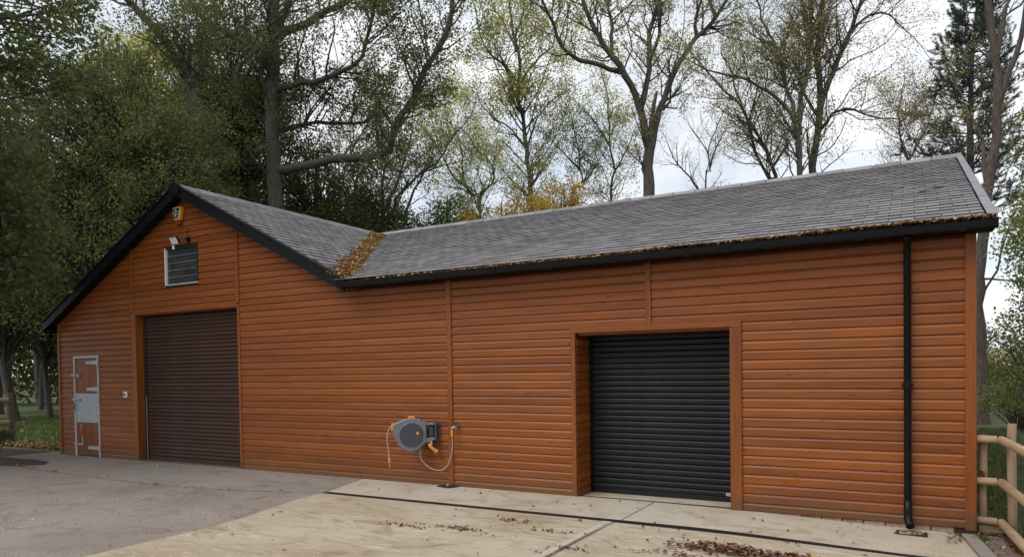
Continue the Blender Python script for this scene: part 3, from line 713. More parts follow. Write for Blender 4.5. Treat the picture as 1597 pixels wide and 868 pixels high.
for i in range(22):
    z_ = .06+i*.045; wm.tube([(.93, .10, z_), (1.07, -2.2, z_)], .0011, 3, False)
for i in range(46):
    t = i/45; xx = .93+.14*t; yy = .10-2.3*t; wm.tube([(xx, yy, .04), (xx, yy, 1.03)], .0011, 3, False)
tag(wm.build('wire_mesh', plain('green_wire', (.05, .09, .06), .5), fe), kind='stuff')
# kerb and pavers
kb = thing('kerb_edging', 'pale concrete edging stone beside the paver path at the fence', 'kerb', (.5, -.6, -.07))
def kerbpiece(y0, y1):
    xa = lambda y: .435+(-.1-y)*.115
    return MB().hexa([(xa(y0), y0, -.16), (xa(y0)+.14, y0, -.16), (xa(y0)+.135, y0, -.035), (xa(y0)+.003, y0, -.035)], [(xa(y1), y1, -.16), (xa(y1)+.14, y1, -.16), (xa(y1)+.135, y1, -.035), (xa(y1)+.003, y1, -.035)])
kerbpiece(-.10, -1.0).build('edging_stone', M['oldconc'], kb, bev=.008); kerbpiece(-1.006, -1.9).build('edging_stone', M['oldconc'], kb, bev=.008)
pv = MB().box(.5, 1.05, -2.4, .05, -.17, -.085).build('paver_path', M['gap']); tag(pv, kind='structure')
pm = MB().box(0, .098, 0, .198, -.08, 0).mesh('paver', M['paver'], bev=.004)
for j in range(22):
    y_ = .03-.103*j; x0 = .585+(-y_)*.115; x1 = .84+(-y_)*.07
    xx = x0-(.1 if j % 2 else 0)
    while xx < x1:
        a, b = max(xx, x0), min(xx+.2, x1)
        if b-a > .04:
            o = link('paver', MB().box(a, b-.004, y_-.10, y_-.004, -.09, -.058).mesh('paver', M['paver'], bev=.003), pv, (0, 0, random.uniform(-.004, .003)))
        xx += .204
MB().box(.485, .575, -.03, .035, -.16, -.025).build('pile_cap', M['iron'], kb)

# left fence
lfn = thing('timber_fence', 'weathered timber post with round rails beside the lawn', 'fence', (-20.75, .92, 0))
flat(rough_tube((-20.72, .95, -.2), (-20.72, .95, 1.30), .085).build('post', M['oldpost'], lfn))
for z_ in (1.13, .55):
    flat(rough_tube((-20.40, .80, z_), (-23.6, -1.2, z_), .075).build('rail', M['oldpost'], lfn))

# ------------------------------------------------------------------ things on the wall
ab = thing('alarm_box', 'yellow and black alarm box high under the gable apex', 'alarm', (-12.230, -.05, 4.65))
def trap(x0, x1, x2, x3, z0, z1, y0, y1): return MB().prism([(x0, y0, z0), (x1, y0, z0), (x2, y0, z1), (x3, y0, z1)], (0, y1-y0, 0))
trap(-12.320, -12.170, -12.100, -12.370, 4.68, 4.93, -.085, 0).build('case', M['yellow'], ab, bev=.012)
trap(-12.305, -12.185, -12.125, -12.355, 4.70, 4.915, -.09, -.084).build('border', M['white'], ab)
trap(-12.295, -12.195, -12.140, -12.345, 4.71, 4.905, -.0945, -.0895).build('panel', M['black'], ab)
mk = MB()
for (x_, z_, a, b) in ((-12.275, 4.872, .05, .014), (-12.320, 4.835, .05, .012), (-12.260, 4.835, .03, .012), (-12.220, 4.835, .05, .012), (-12.300, 4.80, .11, .010), (-12.275, 4.765, .05, .02), (-12.260, 4.735, .03, .012)): mk.box(x_, x_+a, -.0975, -.0944, z_, z_+b)
mk.build('lettering', M['white'], ab)
trap(-12.300, -12.190, -12.180, -12.310, 4.60, 4.68, -.07, 0).build('lens', M['red'], ab, bev=.01)
fl = thing('floodlight', 'small white-faced floodlight on a bracket above the louvre window', 'light', (-12.3, 0, 4.3))
c_ = Vector((-12.17, -.20, 4.265)); d_ = Vector((.15, -.8, -.45)).normalized(); ux = Vector((1, .15, .05)); ux = (ux-d_*ux.dot(d_)).normalized(); uy = d_.cross(ux)
if uy.z < 0: uy = -uy
def obox(cx, cy_, cz, hx, hy, hz):
    P = c_+ux*cx+uy*cy_+d_*cz
    return MB().hexa([P-ux*hx-uy*hy-d_*hz, P+ux*hx-uy*hy-d_*hz, P+ux*hx+uy*hy-d_*hz, P-ux*hx+uy*hy-d_*hz], [P-ux*hx-uy*hy+d_*hz, P+ux*hx-uy*hy+d_*hz, P+ux*hx+uy*hy+d_*hz, P-ux*hx+uy*hy+d_*hz])
obox(0, 0, -.02, .095, .078, .02).build('housing', M['black'], fl, bev=.008)
obox(0, 0, .004, .08, .064, .003).build('glass_face', M['white'], fl)
MB().tube([(-12.0, 0, 4.29), (-12.0, -.1, 4.30), (-12.10, -.16, 4.28)], .012, 6).tube([(-12.01, -.02, 4.30), (-12.02, -.03, 4.40), (-12.0, -.005, 4.5)], .005, 5).box(-12.04, -11.96, -.022, 0, 4.25, 4.34).build('bracket', M['black'], fl)
MB().tube([c_+Vector((.02, -.03, -.10)), c_+Vector((.02, -.03, -.17))], .022, 8).build('sensor', M['white'], fl)
sw = thing('wall_switch', 'small white switch box beside the brown roller shutter', 'switch', (-14.12, 0, 1.3))
MB().box(-14.17, -14.07, -.035, 0, 1.28, 1.40).build('case', M['white'], sw, bev=.006); MB().box(-14.14, -14.10, -.042, -.034, 1.31, 1.37).build('button', M['iron'], sw)

# hose reel: local axes u (to the right, back to the wall), v up, w towards the yard
hr = thing('hose_reel', 'grey wall-mounted garden hose reel with dark drum disc and orange fittings', 'hose reel', (-6.72, -.3, .5))
hu = Vector((.80, .60, 0)); hw = Vector((.60, -.80, 0)); hv = Vector((0, 0, 1))
HC = Vector((-6.575, -.215, .775)); HS = .93
def hp(u, v, w_=0): return HC+(hu*u+hv*v+hw*w_)*HS
def hpr(poly, w0, w1): return MB().prism([hp(u, v, w0) for u, v in poly], hw*(w1-w0)*HS)
body = []
for i in range(28):
    w_ = 2*math.pi*i/28; body.append((-.03+.275*math.cos(w_), .0+.275*math.sin(w_)))
shape = [(-.36, .155), (-.33, .20), (-.14, .275), (.02, .285), (.12, .25), (.24, .205), (.325, .19), (.33, -.06), (.24, -.13), (.12, -.20), (.04, -.255), (-.06, -.275), (-.17, -.245), (-.25, -.18), (-.295, -.10), (-.32, .0), (-.33, .06)]
hpr([(u*.97, v*.97) for u, v in shape[:6]]+[(.20, .18), (.20, -.11)]+shape[9:], -.11, .10).build('body', M['reelgrey'], hr, bev=.018)
def disc(u, v, r, w0, w1, n=32): return hpr([(u+r*math.cos(2*math.pi*i/n), v+r*math.sin(2*math.pi*i/n)) for i in range(n)], w0, w1)
disc(-.045, .01, .205, .095, .108).build('rim', M['reelgrey'], hr, bev=.004)
disc(-.045, .01, .190, .105, .122).build('drum_disc', M['reeldark'], hr, bev=.006)
disc(.055, .035, .024, .12, .135, 14).build('button', M['orange'], hr)
disc(.045, -.035, .012, .121, .125, 10).build('mark', M['red'], hr)
hpr([(-.10, .265), (.015, .275), (.015, .305), (.0, .308), (-.09, .300)], -.05, .06).build('latch', M['orange'], hr, bev=.005)
hpr([(-.365, .07), (-.325, .08), (-.295, .15), (-.31, .19), (-.36, .20)], -.06, .07).build('hose_guide', M['orange'], hr, bev=.006)
hpr([(.185, .20), (.33, .185), (.335, .155), (.20, .15)], -.10, .09).build('arm', M['reelgrey'], hr, bev=.01)
hpr([(.17, -.10), (.21, -.135), (.335, -.085), (.335, -.045), (.20, -.05)], -.10, .09).build('arm', M['reelgrey'], hr, bev=.01)
hpr([(.225, -.05), (.325, -.045), (.325, .155), (.225, .15)], -.05, .05).build('swivel', M['reeldark'], hr, bev=.02)
hpr([(.325, -.10), (.37, -.10), (.37, .205), (.325, .205)], -.10, .09).build('wall_plate', M['reeldark'], hr, bev=.01)
MB().box(-6.36, -6.25, -.03, 0, .64, .95).build('wall_bracket', M['reeldark'], hr, bev=.01)
for (u, v) in ((-.18, -.245), (.03, -.262), (.12, .235), (-.30, -.10)): disc(u, v, .012, .095, .104, 8).build('screw', M['iron'], hr)
nz_ = MB().tube([hp(.275, -.05, .05), hp(.275, -.16, .09)], .016, 8); nz_.build('nozzle_stem', M['hose'], hr)
MB().tube([hp(.235, -.145, .09), hp(.25, -.18, .095), hp(.30, -.23, .10), hp(.335, -.255, .10)], [.018, .024, .026, .02], 10).build('spray_gun', M['orange'], hr, smooth=True)
MB().tube([hp(.315, -.245, .10), hp(.365, -.275, .10)], [.035, .045], 12).build('spray_head', M['brass'], hr)
def catm(P, k=6):
    P = [Vector(p) for p in P]; out = []
    for i in range(len(P)-1):
        a, b, c, d = P[max(i-1, 0)], P[i], P[i+1], P[min(i+2, len(P)-1)]
        for j in range(k):
            t = j/k; out.append(.5*((2*b)+(c-a)*t+(2*a-5*b+4*c-d)*t*t+(3*b-a-3*c+d)*t**3))
    return out+[P[-1]]
MB().tube(catm([hp(-.34, .145, 0), hp(-.39, .12, .0), hp(-.43, .03, .0), hp(-.435, -.10, 0), hp(-.42, -.25, 0), hp(-.405, -.40, 0)]), .008, 7).build('hose_end', M['hose'], hr, smooth=True)
MB().tube([hp(-.41, -.37, 0), hp(-.405, -.43, 0)], .018, 8).build('hose_stop', M['orange'], hr)
MB().tube([hp(-.405, -.43, 0), hp(-.40, -.52, 0)], [.011, .014], 8).build('hose_coupling', M['brass'], hr)
hf = MB().tube(catm([hp(.10, -.19, -.03), (-6.50, -.16, .42), (-6.38, -.12, .28), (-6.22, -.07, .235), (-6.08, -.06, .32), (-5.985, -.07, .55), (-5.965, -.09, .75)]), .008, 7)
tag(hf.build('feed_hose', M['hose'], hr, smooth=True), 'pale hose looping from the reel to the tap')
tp = thing('garden_tap', 'small grey outdoor tap with orange connector right of the cover strip', 'tap', (-5.95, 0, .8))
MB().tube([(-5.93, .0, .90), (-5.93, -.07, .90), (-5.955, -.10, .89), (-5.965, -.10, .85)], .018, 8).build('spout', M['galv'], tp, smooth=True)
MB().tube([(-5.93, -.05, .90), (-5.93, -.05, .95)], .012, 8).box(-5.965, -5.89, -.06, -.04, .945, .96).build('handle', M['iron'], tp)
MB().tube([(-5.965, -.10, .855), (-5.965, -.095, .76)], [.018, .021], 10).build('connector', M['orange'], tp)

# ------------------------------------------------------------------ fallen leaves, grass
def leaf_quads(P, size, rng, flat_=.35, aspect=.62, up_=None):
    n = len(P); s = size*rng.uniform(.6, 1.3, n)[:, None]
    nrm = rng.normal(0, 1, (n, 3))*flat_+np.array([0, 0, 1.0]) if up_ is None else rng.normal(0, 1, (n, 3))*flat_+up_
    nrm /= np.linalg.norm(nrm, axis=1)[:, None]
    a = rng.normal(0, 1, (n, 3)); a -= nrm*(a*nrm).sum(1)[:, None]; a /= np.linalg.norm(a, axis=1)[:, None]; b = np.cross(nrm, a)
    curl = rng.uniform(-.25, .45, n)[:, None]
    V = np.stack([P-a*s*.5, P+b*s*aspect*.5+nrm*s*curl*.5, P+a*s*.5+nrm*s*curl*.2, P-b*s*aspect*.5+nrm*s*curl*.5], 1).reshape(-1, 3)
    F = np.arange(4*n).reshape(n, 4); return V, F
def litter(name, P, size, label, mat='litter', rng=RNG, flat_=.35, parent=None):
    V, F = leaf_quads(np.asarray(P), size, rng, flat_)
    o = link(name, npmesh(name, V, F, M[mat])); return tag(o, label, 'leaves', kind='stuff')
# valley
n = 5200; t = RNG.random(n)**.85; wd = .12+.025*np.sin(t*9)+.03*np.sin(t*31)+.07*(1-t)
off = np.clip(RNG.normal(0, .6, n), -1.3, 1.3)*wd
vx = VX+(GX-VX)*t; vy = EY+(RY-EY)*t; nx_, ny_ = .82, .57
px_, py_ = vx+off*nx_, vy+off*ny_; py_ = np.maximum(py_, -.30)
pz_ = np.maximum(GZ-GK*(px_-GX), EZ+MK*(py_-EY))+.025+np.maximum(0, .07-np.abs(off)*.35)*RNG.random(n)
keep = (t < .97)
extra = 260; ex = VX-.05-RNG.random(extra)**2*.75; ey = -.18+RNG.normal(0, .06, extra); ey = np.maximum(ey, -.2)+RNG.random(extra)*.12
P = np.concatenate([np.stack([px_, py_, pz_], 1)[keep], np.stack([ex, ey, GZ-GK*(ex-GX)+.03], 1)])
litter('fallen_leaves', P, .06, 'thick brown leaf litter filling the roof valley')
n = 2400; xx = -7.9+8.6*RNG.random(n)**.5; yy = -.262+RNG.normal(0, .032, n); zz = 3.165+RNG.random(n)*.03*(.5+.5*sum(np.sin(xx*k+k) for k in (1.3, 3.1, 7.7))/3)+np.maximum(0, yy+.25)*.4
yy = np.clip(yy, -.325, -.14); litter('fallen_leaves', np.stack([xx, yy, zz+.012+.025*sm(-4, .5, -1)*(xx > -3)], 1), .06, 'brown leaves heaped along the black gutter')
# pile and scatter on the concrete
n = 520; P = np.stack([-1.5+RNG.normal(0, .28, n), -2.0+RNG.normal(0, .09, n), np.zeros(n)], 1)
P = np.concatenate([P, np.stack([-.95+RNG.normal(0, .10, 90), -1.86+RNG.normal(0, .05, 90), np.zeros(90)], 1)])
P[:, 2] = np.array([gz(a) for a in P[:, 0]])+.012+.035*RNG.random(len(P))*np.exp(-((P[:, 0]+1.5)/.3)**2)
litter('fallen_leaves', P, .058, 'small pile of dark brown leaves on the pale concrete', 'litterdark')
n = 210; P = np.stack([RNG.uniform(-7.2, .4, n), -1.3-RNG.random(n)**1.3*3.6, np.zeros(n)], 1); kk = RNG.random(n) < np.clip((P[:, 0]+8)/7, .12, 1); P = P[kk]
n = 45; P = np.concatenate([P, np.stack([RNG.uniform(-7.6, .4, n), -RNG.random(n)*1.15, np.zeros(n)], 1)])
for cx, cy2, sx, m_ in ((-4.35, -2.35, .16, 60), (-4.0, -1.75, .12, 34), (-3.35, -2.05, .14, 26), (-5.0, -2.5, .15, 30), (-1.9, -2.35, .3, 60), (-2.9, -2.6, .12, 30)):
    P = np.concatenate([P, np.stack([cx+RNG.normal(0, sx, m_), cy2+RNG.normal(0, .04, m_), np.zeros(m_)], 1)])
P[:, 2] = np.array([gz(a) for a in P[:, 0]])+.010
litter('fallen_leaves', P, .046, 'sparse dead leaves scattered over the cream concrete', 'litterdark')
n = 80; P = np.stack([RNG.uniform(-16, -7.6, n), -RNG.random(n)**1.2*5, np.full(n, .012)], 1); 
m_ = 150; xx = RNG.uniform(-15.8, -8, m_); P = np.concatenate([P, np.stack([xx, [cy(a)+random.gauss(0, .04) for a in xx], np.full(m_, .012)], 1)])
litter('fallen_leaves', P, .045, 'few pale leaf scraps on the grey gravel concrete')
n = 120; P = np.stack([RNG.uniform(.58, .84, n), RNG.uniform(-.02, .05, n), np.full(n, -.04)], 1); m_ = 170; yy = RNG.uniform(-2, .05, m_)
P = np.concatenate([P, np.stack([.84-yy*.065+RNG.normal(-.02, .02, m_), yy, np.full(m_, -.04)], 1), np.stack([RNG.uniform(.56, .84, 30), RNG.uniform(-1.5, 0, 30), np.full(30, -.045)], 1),
   np.stack([RNG.uniform(.86, .93, 60), RNG.uniform(-1.2, .1, 60), np.full(60, .05)], 1), np.stack([RNG.normal(.62, .03, 50), RNG.normal(.06, .02, 50), RNG.uniform(.47, .60, 50)], 1), np.stack([RNG.uniform(.30, .5, 40), RNG.uniform(-.5, -.02, 40), np.full(40, -.05)], 1)])
litter('fallen_leaves', P, .045, 'brown leaves gathered at the foot of the fence', 'litterdark')
litter('fallen_leaves', np.stack([RNG.uniform(-.12, .09, 26), RNG.uniform(-.30, -.175, 26), np.full(26, -.045)], 1), .05, 'leaves lying in the small gully')
n = 2600; xx = RNG.uniform(-24, -17, n); yy = .50+(-17-xx)*.02+np.abs(RNG.normal(0, .35, n)); kk = yy > .33
litter('fallen_leaves', np.stack([xx, yy, np.full(n, -.005)+RNG.random(n)*.03], 1)[kk], .10, 'band of orange fallen leaves along the lawn edge')
n = 420; litter('fallen_leaves', np.stack([RNG.uniform(-32, -17.3, n), RNG.uniform(.8, 7, n), np.full(n, .02)], 1), .09, 'pale leaves sprinkled over the lawn')
def blades(name, P, h, label, rng=RNG, w_=.012):
    n = len(P); a = rng.uniform(0, 6.283, n); d = np.stack([np.cos(a), np.sin(a), 0*a], 1); hh = h*rng.uniform(.5, 1.3, n)[:, None]; lean = rng.normal(0, .35, (n, 3))*hh; lean[:, 2] = 0
    V = np.stack([P-d*w_, P+d*w_, P+lean+np.array([0, 0, 1.])*hh], 1).reshape(-1, 3); F = np.arange(3*n).reshape(n, 3)
    return tag(link(name, npmesh(name, V, F, M['grass'])), label, 'grass', kind='stuff')
n = 26000; P = np.stack([RNG.uniform(-34, -17.2, n), RNG.uniform(.7, 9, n), np.full(n, -.03)], 1); blades('grass', P, .07, 'short mown lawn grass left of the barn', w_=.016)
n = 16000; P = np.stack([RNG.uniform(.62, 3.4, n), .12+RNG.random(n)**1.5*14, np.full(n, -.10)], 1); blades('grass', P, .12, 'rough grass behind the timber fence', w_=.010)
n = 260; P = np.stack([RNG.normal(.6, .05, n), RNG.normal(-.22, .12, n), np.full(n, -.058)], 1); blades('grass', P, .045, 'weeds growing between edging stone and pavers', w_=.004)
n = 900; litter('fallen_leaves', np.stack([RNG.uniform(.7, 2.6, n), .2+RNG.random(n)**1.4*9, np.full(n, -.06)], 1), .07, 'dead leaves in the rough grass behind the fence', 'litterdark')
tw = thing('fallen_twig', 'small dark twig lying on the slates near the right verge', 'twig', (.28, 1.9, 4.0))
zt = lambda x, y: EZ+MK*(y-EY)+.045
MB().tube([(.10, 1.75, zt(.1, 1.75)), (.20, 1.82, zt(.2, 1.82)), (.29, 1.86, zt(.29, 1.86)), (.40, 1.97, zt(.4, 1.97))], [.012, .010, .014, .004], 6).tube([(.12, 1.76, zt(.1, 1.75)), (.05, 1.66, zt(.05, 1.66))], [.010, .003], 5).build('stem', M['bark'], tw)
# soil bed on the left
ms = MB(); k = 22
ring = [(-16.3+1.45*math.cos(2*math.pi*i/k)*(1+.1*math.sin(5*i)), -1.25+.42*math.sin(2*math.pi*i/k)*(1+.12*math.sin(3*i)), .004) for i in range(k)]
ms.add(ring+[(-16.3, -1.25, .07)], [(i, (i+1) % k, k) for i in range(k)]); tag(ms.build('soil_bed', M['soil'], smooth=True), kind='structure')
# limbs: world positions (m), start and end radius
TR={
 'oak':[
  ([(-21.04,10.31,-0.30),(-21.07,10.45,7.85),(-21.15,10.45,9.80),(-21.21,10.47,11.75),(-21.14,10.56,13.70),(-21.15,10.60,15.90),(-21.11,10.68,17.85),(-21.02,10.79,20.04)],0.4,0.2),
  ([(-21.13,10.46,9.43),(-19.91,10.97,9.54),(-18.86,11.41,9.75),(-18.05,11.75,9.71),(-17.09,12.15,9.87),(-16.75,12.23,10.73),(-16.14,12.44,11.62),(-15.51,12.61,12.84),(-14.92,12.81,13.71),(-14.61,12.88,14.47),(-14.44,12.83,15.55),(-14.48,12.67,16.63)],0.2,0.09),
  ([(-21.07,10.61,14.48),(-20.73,11.10,14.91),(-20.21,11.77,15.35),(-19.86,12.29,15.92),(-19.40,12.89,16.39),(-18.88,13.65,17.27)],0.2,0.1),
  ([(-21.12,10.54,12.48),(-19.88,10.71,12.53),(-19.08,10.82,12.47),(-17.82,10.95,12.71),(-17.06,10.99,13.01),(-16.82,10.86,13.40),(-16.46,10.70,13.92),(-16.13,10.53,14.42)],0.15,0.05),
  ([(-21.12,10.49,10.90),(-20.68,11.44,11.33),(-20.27,12.24,11.61),(-19.83,13.04,11.69),(-19.34,13.92,12.01),(-19.27,14.46,12.88)],0.12,0.04),
  ([(-21.18,10.52,13.17),(-21.47,10.18,13.76),(-21.87,9.78,14.18),(-22.36,9.32,14.47),(-22.75,8.94,14.77),(-23.11,8.55,15.28),(-23.25,8.27,16.01)],0.19,0.09),
  ([(-21.12,10.59,14.43),(-21.25,11.12,15.41),(-21.38,11.67,16.42),(-21.83,12.59,18.50)],0.15,0.06),
  ([(-21.14,10.49,11.26),(-23.58,11.16,12.42),(-25.43,11.57,13.17)],0.12,0.05),
 ],
 'ltrunk':[
  ([(-19.79,6.43,-0.30),(-19.99,6.44,6.98),(-20.20,6.37,8.85),(-20.29,6.36,10.41),(-20.36,6.33,11.04),(-20.58,6.23,11.66),(-20.94,6.04,12.29),(-21.21,5.90,12.71),(-21.48,5.76,13.13),(-21.93,5.51,13.62),(-22.29,5.32,14.04),(-22.83,5.03,14.72)],0.26,0.11),
  ([(-20.36,6.33,11.04),(-20.09,5.78,12.10),(-20.24,5.49,12.18),(-20.37,5.20,11.94)],0.08,0.03),
  ([(-20.31,6.36,10.73),(-20.42,7.01,12.02),(-20.69,7.40,13.08),(-20.85,7.86,14.17)],0.09,0.04),
 ],
 'T3':[
  ([(-15.36,20.41,-0.30),(-15.44,20.56,9.32),(-15.59,20.53,11.71),(-15.77,20.48,13.62),(-15.92,20.41,14.19),(-15.89,20.46,15.71),(-16.02,20.42,16.78),(-16.23,20.33,17.83),(-16.28,20.33,18.87),(-16.32,20.34,20.36)],0.2,0.05),
  ([(-15.90,20.42,14.10),(-16.16,19.88,15.00),(-16.12,19.71,15.49),(-16.58,19.13,15.96),(-16.86,18.66,16.58),(-16.85,18.25,17.55)],0.09,0.03),
  ([(-15.82,20.49,14.99),(-15.69,20.97,15.78),(-15.30,21.69,16.62),(-15.02,22.17,17.10),(-14.98,22.77,18.37)],0.07,0.03),
  ([(-16.00,20.43,16.48),(-16.58,20.53,17.70),(-17.29,20.58,18.95),(-17.70,20.70,20.02)],0.06,0.03),
  ([(-16.10,20.38,17.08),(-15.53,20.17,17.88),(-15.10,19.84,18.78)],0.06,0.03),
  ([(-15.59,20.54,11.86),(-14.90,20.41,13.32),(-14.03,20.52,14.05),(-13.53,20.62,14.27)],0.06,0.02),
  ([(-15.59,20.54,11.86),(-16.49,20.53,13.05),(-17.29,20.41,13.61),(-18.04,20.37,14.50)],0.06,0.02),
 ],
 'T4':[
  ([(-9.69,20.17,-0.30),(-9.70,20.35,8.88),(-9.74,20.34,9.81),(-9.64,20.43,11.02)],0.33,0.26),
  ([(-9.64,20.43,10.94),(-9.73,20.36,11.18),(-9.89,20.21,12.11),(-9.97,20.13,12.71),(-10.47,19.76,13.95),(-10.95,19.41,14.78),(-11.41,19.09,15.58),(-11.84,18.76,16.80),(-12.07,18.55,18.03)],0.21,0.08),
  ([(-10.72,19.90,14.21),(-11.52,19.02,14.39),(-12.12,18.34,14.49),(-12.51,17.83,14.86),(-12.58,17.41,15.66),(-12.83,16.93,16.26),(-12.86,16.47,17.15)],0.12,0.05),
  ([(-9.99,20.27,12.68),(-9.80,20.67,13.82),(-9.80,21.03,15.34),(-9.89,21.17,16.15),(-9.66,21.54,17.10),(-9.54,21.75,17.71),(-9.42,22.14,19.10)],0.15,0.08),
  ([(-9.66,20.52,14.74),(-9.15,20.44,15.57),(-9.12,20.18,16.28),(-8.78,19.93,17.36)],0.1,0.06),
  ([(-11.07,19.72,14.92),(-11.19,20.20,16.30),(-11.52,20.56,17.71),(-11.77,20.93,19.06)],0.1,0.06),
  ([(-9.64,20.43,10.94),(-9.56,20.53,11.31),(-9.41,20.79,12.41),(-9.07,21.18,13.63),(-8.83,21.44,14.40),(-8.48,21.78,15.21),(-8.07,22.14,15.88),(-7.49,22.61,16.59),(-7.04,23.04,17.61),(-6.68,23.45,18.95)],0.19,0.06),
  ([(-7.91,21.53,15.60),(-7.87,21.20,16.31),(-7.55,21.02,16.99),(-7.39,20.72,17.73)],0.08,0.04),
  ([(-9.19,20.72,12.56),(-8.84,20.75,12.69),(-8.75,20.47,13.32),(-8.54,20.32,13.81)],0.07,0.04),
 ],
 'T10':[
  ([(-13.61,25.99,-0.30),(-13.68,26.18,10.34),(-13.50,26.32,11.98),(-13.73,26.22,13.29),(-13.75,26.24,14.59),(-13.81,26.24,15.86),(-14.10,26.11,17.03)],0.14,0.03),
  ([(-13.56,26.28,11.85),(-13.19,27.04,12.97),(-12.93,27.85,14.50)],0.06,0.02),
  ([(-13.73,26.22,13.29),(-14.10,25.34,14.16),(-14.37,24.74,14.68)],0.06,0.02),
 ],
 'T10b':[
  ([(-14.83,23.01,-0.30),(-14.64,23.31,9.66),(-14.17,23.61,10.69),(-14.25,23.58,11.45),(-14.39,23.54,12.75),(-14.58,23.46,13.86)],0.11,0.03),
  ([(-14.20,23.60,10.85),(-13.89,24.34,11.61),(-13.67,25.09,12.56)],0.05,0.02),
  ([(-14.31,23.55,11.58),(-14.68,22.66,12.10),(-14.91,22.08,12.45)],0.05,0.02),
 ],
 'T9':[
  ([(-9.99,30.33,-0.30),(-9.90,30.63,11.47),(-9.66,30.80,12.45),(-9.78,30.76,13.55),(-9.53,30.92,14.39),(-9.13,31.17,15.47)],0.12,0.03),
  ([(-9.97,30.58,10.91),(-10.20,30.29,11.37),(-10.69,29.68,12.28),(-11.14,29.19,12.81),(-11.50,28.64,13.83)],0.07,0.02),
  ([(-9.69,30.79,12.66),(-9.57,31.07,13.31),(-9.12,31.86,14.79),(-8.74,32.26,15.16),(-8.10,32.90,15.44)],0.06,0.02),
  ([(-9.78,30.76,13.48),(-10.34,31.05,14.42),(-10.94,31.30,15.31)],0.04,0.02),
 ],
 'T5a':[
  ([(-4.31,24.35,-0.30),(-4.21,23.97,9.82),(-4.19,23.91,11.12),(-4.23,23.86,11.65),(-4.37,23.75,12.08),(-4.60,23.59,12.59),(-5.14,23.23,13.21),(-5.81,22.79,13.63),(-6.25,22.50,13.87),(-7.16,21.91,14.07)],0.26,0.05),
  ([(-4.31,24.61,11.77),(-4.28,24.89,13.21),(-4.12,25.15,14.16),(-3.99,25.41,15.21),(-4.00,25.56,16.08),(-3.92,25.85,17.45),(-4.08,26.08,19.31)],0.15,0.06),
  ([(-4.45,24.54,12.33),(-4.52,24.68,12.91),(-4.93,24.84,14.22),(-5.07,25.06,15.23),(-5.59,25.17,16.59),(-5.88,25.23,17.35),(-6.24,25.42,18.74)],0.12,0.04),
 ],
 'T5b':[
  ([(-4.07,25.64,-0.30),(-3.90,25.95,10.23),(-3.74,26.08,11.61),(-3.69,26.13,12.54),(-3.61,26.20,13.66),(-3.68,26.20,15.08),(-3.68,26.23,16.27),(-3.60,26.30,17.22),(-3.52,26.36,18.14),(-3.42,26.46,19.58)],0.28,0.12),
  ([(-3.61,26.20,13.52),(-3.45,26.22,13.92),(-2.98,26.27,15.04),(-2.46,26.33,16.30),(-2.15,26.35,17.13),(-1.89,26.38,17.71),(-1.46,26.40,18.86)],0.16,0.07),
  ([(-2.50,26.90,16.53),(-1.91,26.67,16.95),(-1.10,26.50,17.03),(-0.46,26.25,16.22),(0.02,26.00,15.49)],0.07,0.02),
  ([(-3.66,26.14,12.22),(-3.55,26.08,12.33),(-3.03,25.82,12.81),(-2.42,25.70,12.91),(-1.87,25.56,12.54),(-1.00,25.34,12.01)],0.09,0.03),
  ([(-3.68,26.20,15.08),(-4.14,26.72,17.06),(-4.43,27.12,18.54),(-4.79,27.41,19.84)],0.1,0.05),
  ([(-3.69,26.14,12.94),(-4.30,26.56,14.06),(-4.65,27.23,15.54),(-5.27,27.64,16.74)],0.08,0.03),
 ],
 'T5c':[
  ([(-4.91,27.46,-0.30),(-5.69,27.23,9.83),(-6.04,27.05,10.70),(-6.57,26.79,12.09),(-6.86,26.65,13.26),(-7.07,26.55,14.07),(-7.77,26.18,14.88),(-8.46,25.81,15.69),(-9.02,25.52,16.49)],0.17,0.04),
  ([(-5.83,27.16,9.99),(-5.71,27.40,10.73),(-6.48,27.50,12.94),(-6.95,27.42,13.63),(-7.49,27.44,14.99),(-7.82,27.57,16.35)],0.12,0.04),
  ([(-6.86,26.65,13.23),(-6.38,26.33,14.40),(-6.34,25.85,15.42)],0.06,0.02),
 ],
 'T11c':[
  ([(-0.43,31.14,-0.30),(-0.21,31.49,10.76),(-0.10,31.58,11.77),(0.09,31.71,12.28),(0.54,31.98,13.09),(0.81,32.15,13.88),(1.04,32.31,15.17)],0.12,0.03),
  ([(-0.13,31.56,11.55),(-0.49,31.77,12.93),(-0.57,32.17,14.49),(-0.35,32.70,15.90)],0.07,0.02),
  ([(0.09,31.71,12.28),(0.47,31.51,11.92),(1.27,31.21,11.86)],0.05,0.02),
 ],
 'T7':[
  ([(1.77,16.27,-0.30),(1.73,16.27,1.63),(1.68,16.28,2.95),(1.70,16.33,4.28),(1.83,16.44,5.80),(1.95,16.54,7.18),(2.07,16.63,7.78),(2.19,16.72,8.75),(2.19,16.75,9.98),(2.14,16.74,10.84),(2.03,16.70,11.63),(1.98,16.69,12.19),(1.79,16.60,13.00)],0.235,0.1),
  ([(2.14,16.74,10.76),(2.29,17.00,11.45),(2.43,17.29,12.31)],0.1,0.07),
  ([(2.21,16.74,9.39),(2.30,16.75,9.64),(2.49,16.73,10.27),(2.72,16.74,10.83),(2.83,16.66,11.60),(2.94,16.54,12.48)],0.11,0.06),
  ([(1.94,16.53,7.03),(1.86,16.80,7.96),(1.81,17.02,8.69),(1.54,17.07,9.24),(1.33,17.18,9.90)],0.09,0.03),
  ([(1.68,16.30,3.52),(2.15,16.30,4.43),(2.31,16.21,5.15),(2.49,16.12,5.85)],0.045,0.015),
  ([(1.73,16.34,4.17),(2.31,17.18,4.23),(3.06,18.24,4.18)],0.04,0.02),
 ],
 'pine':[
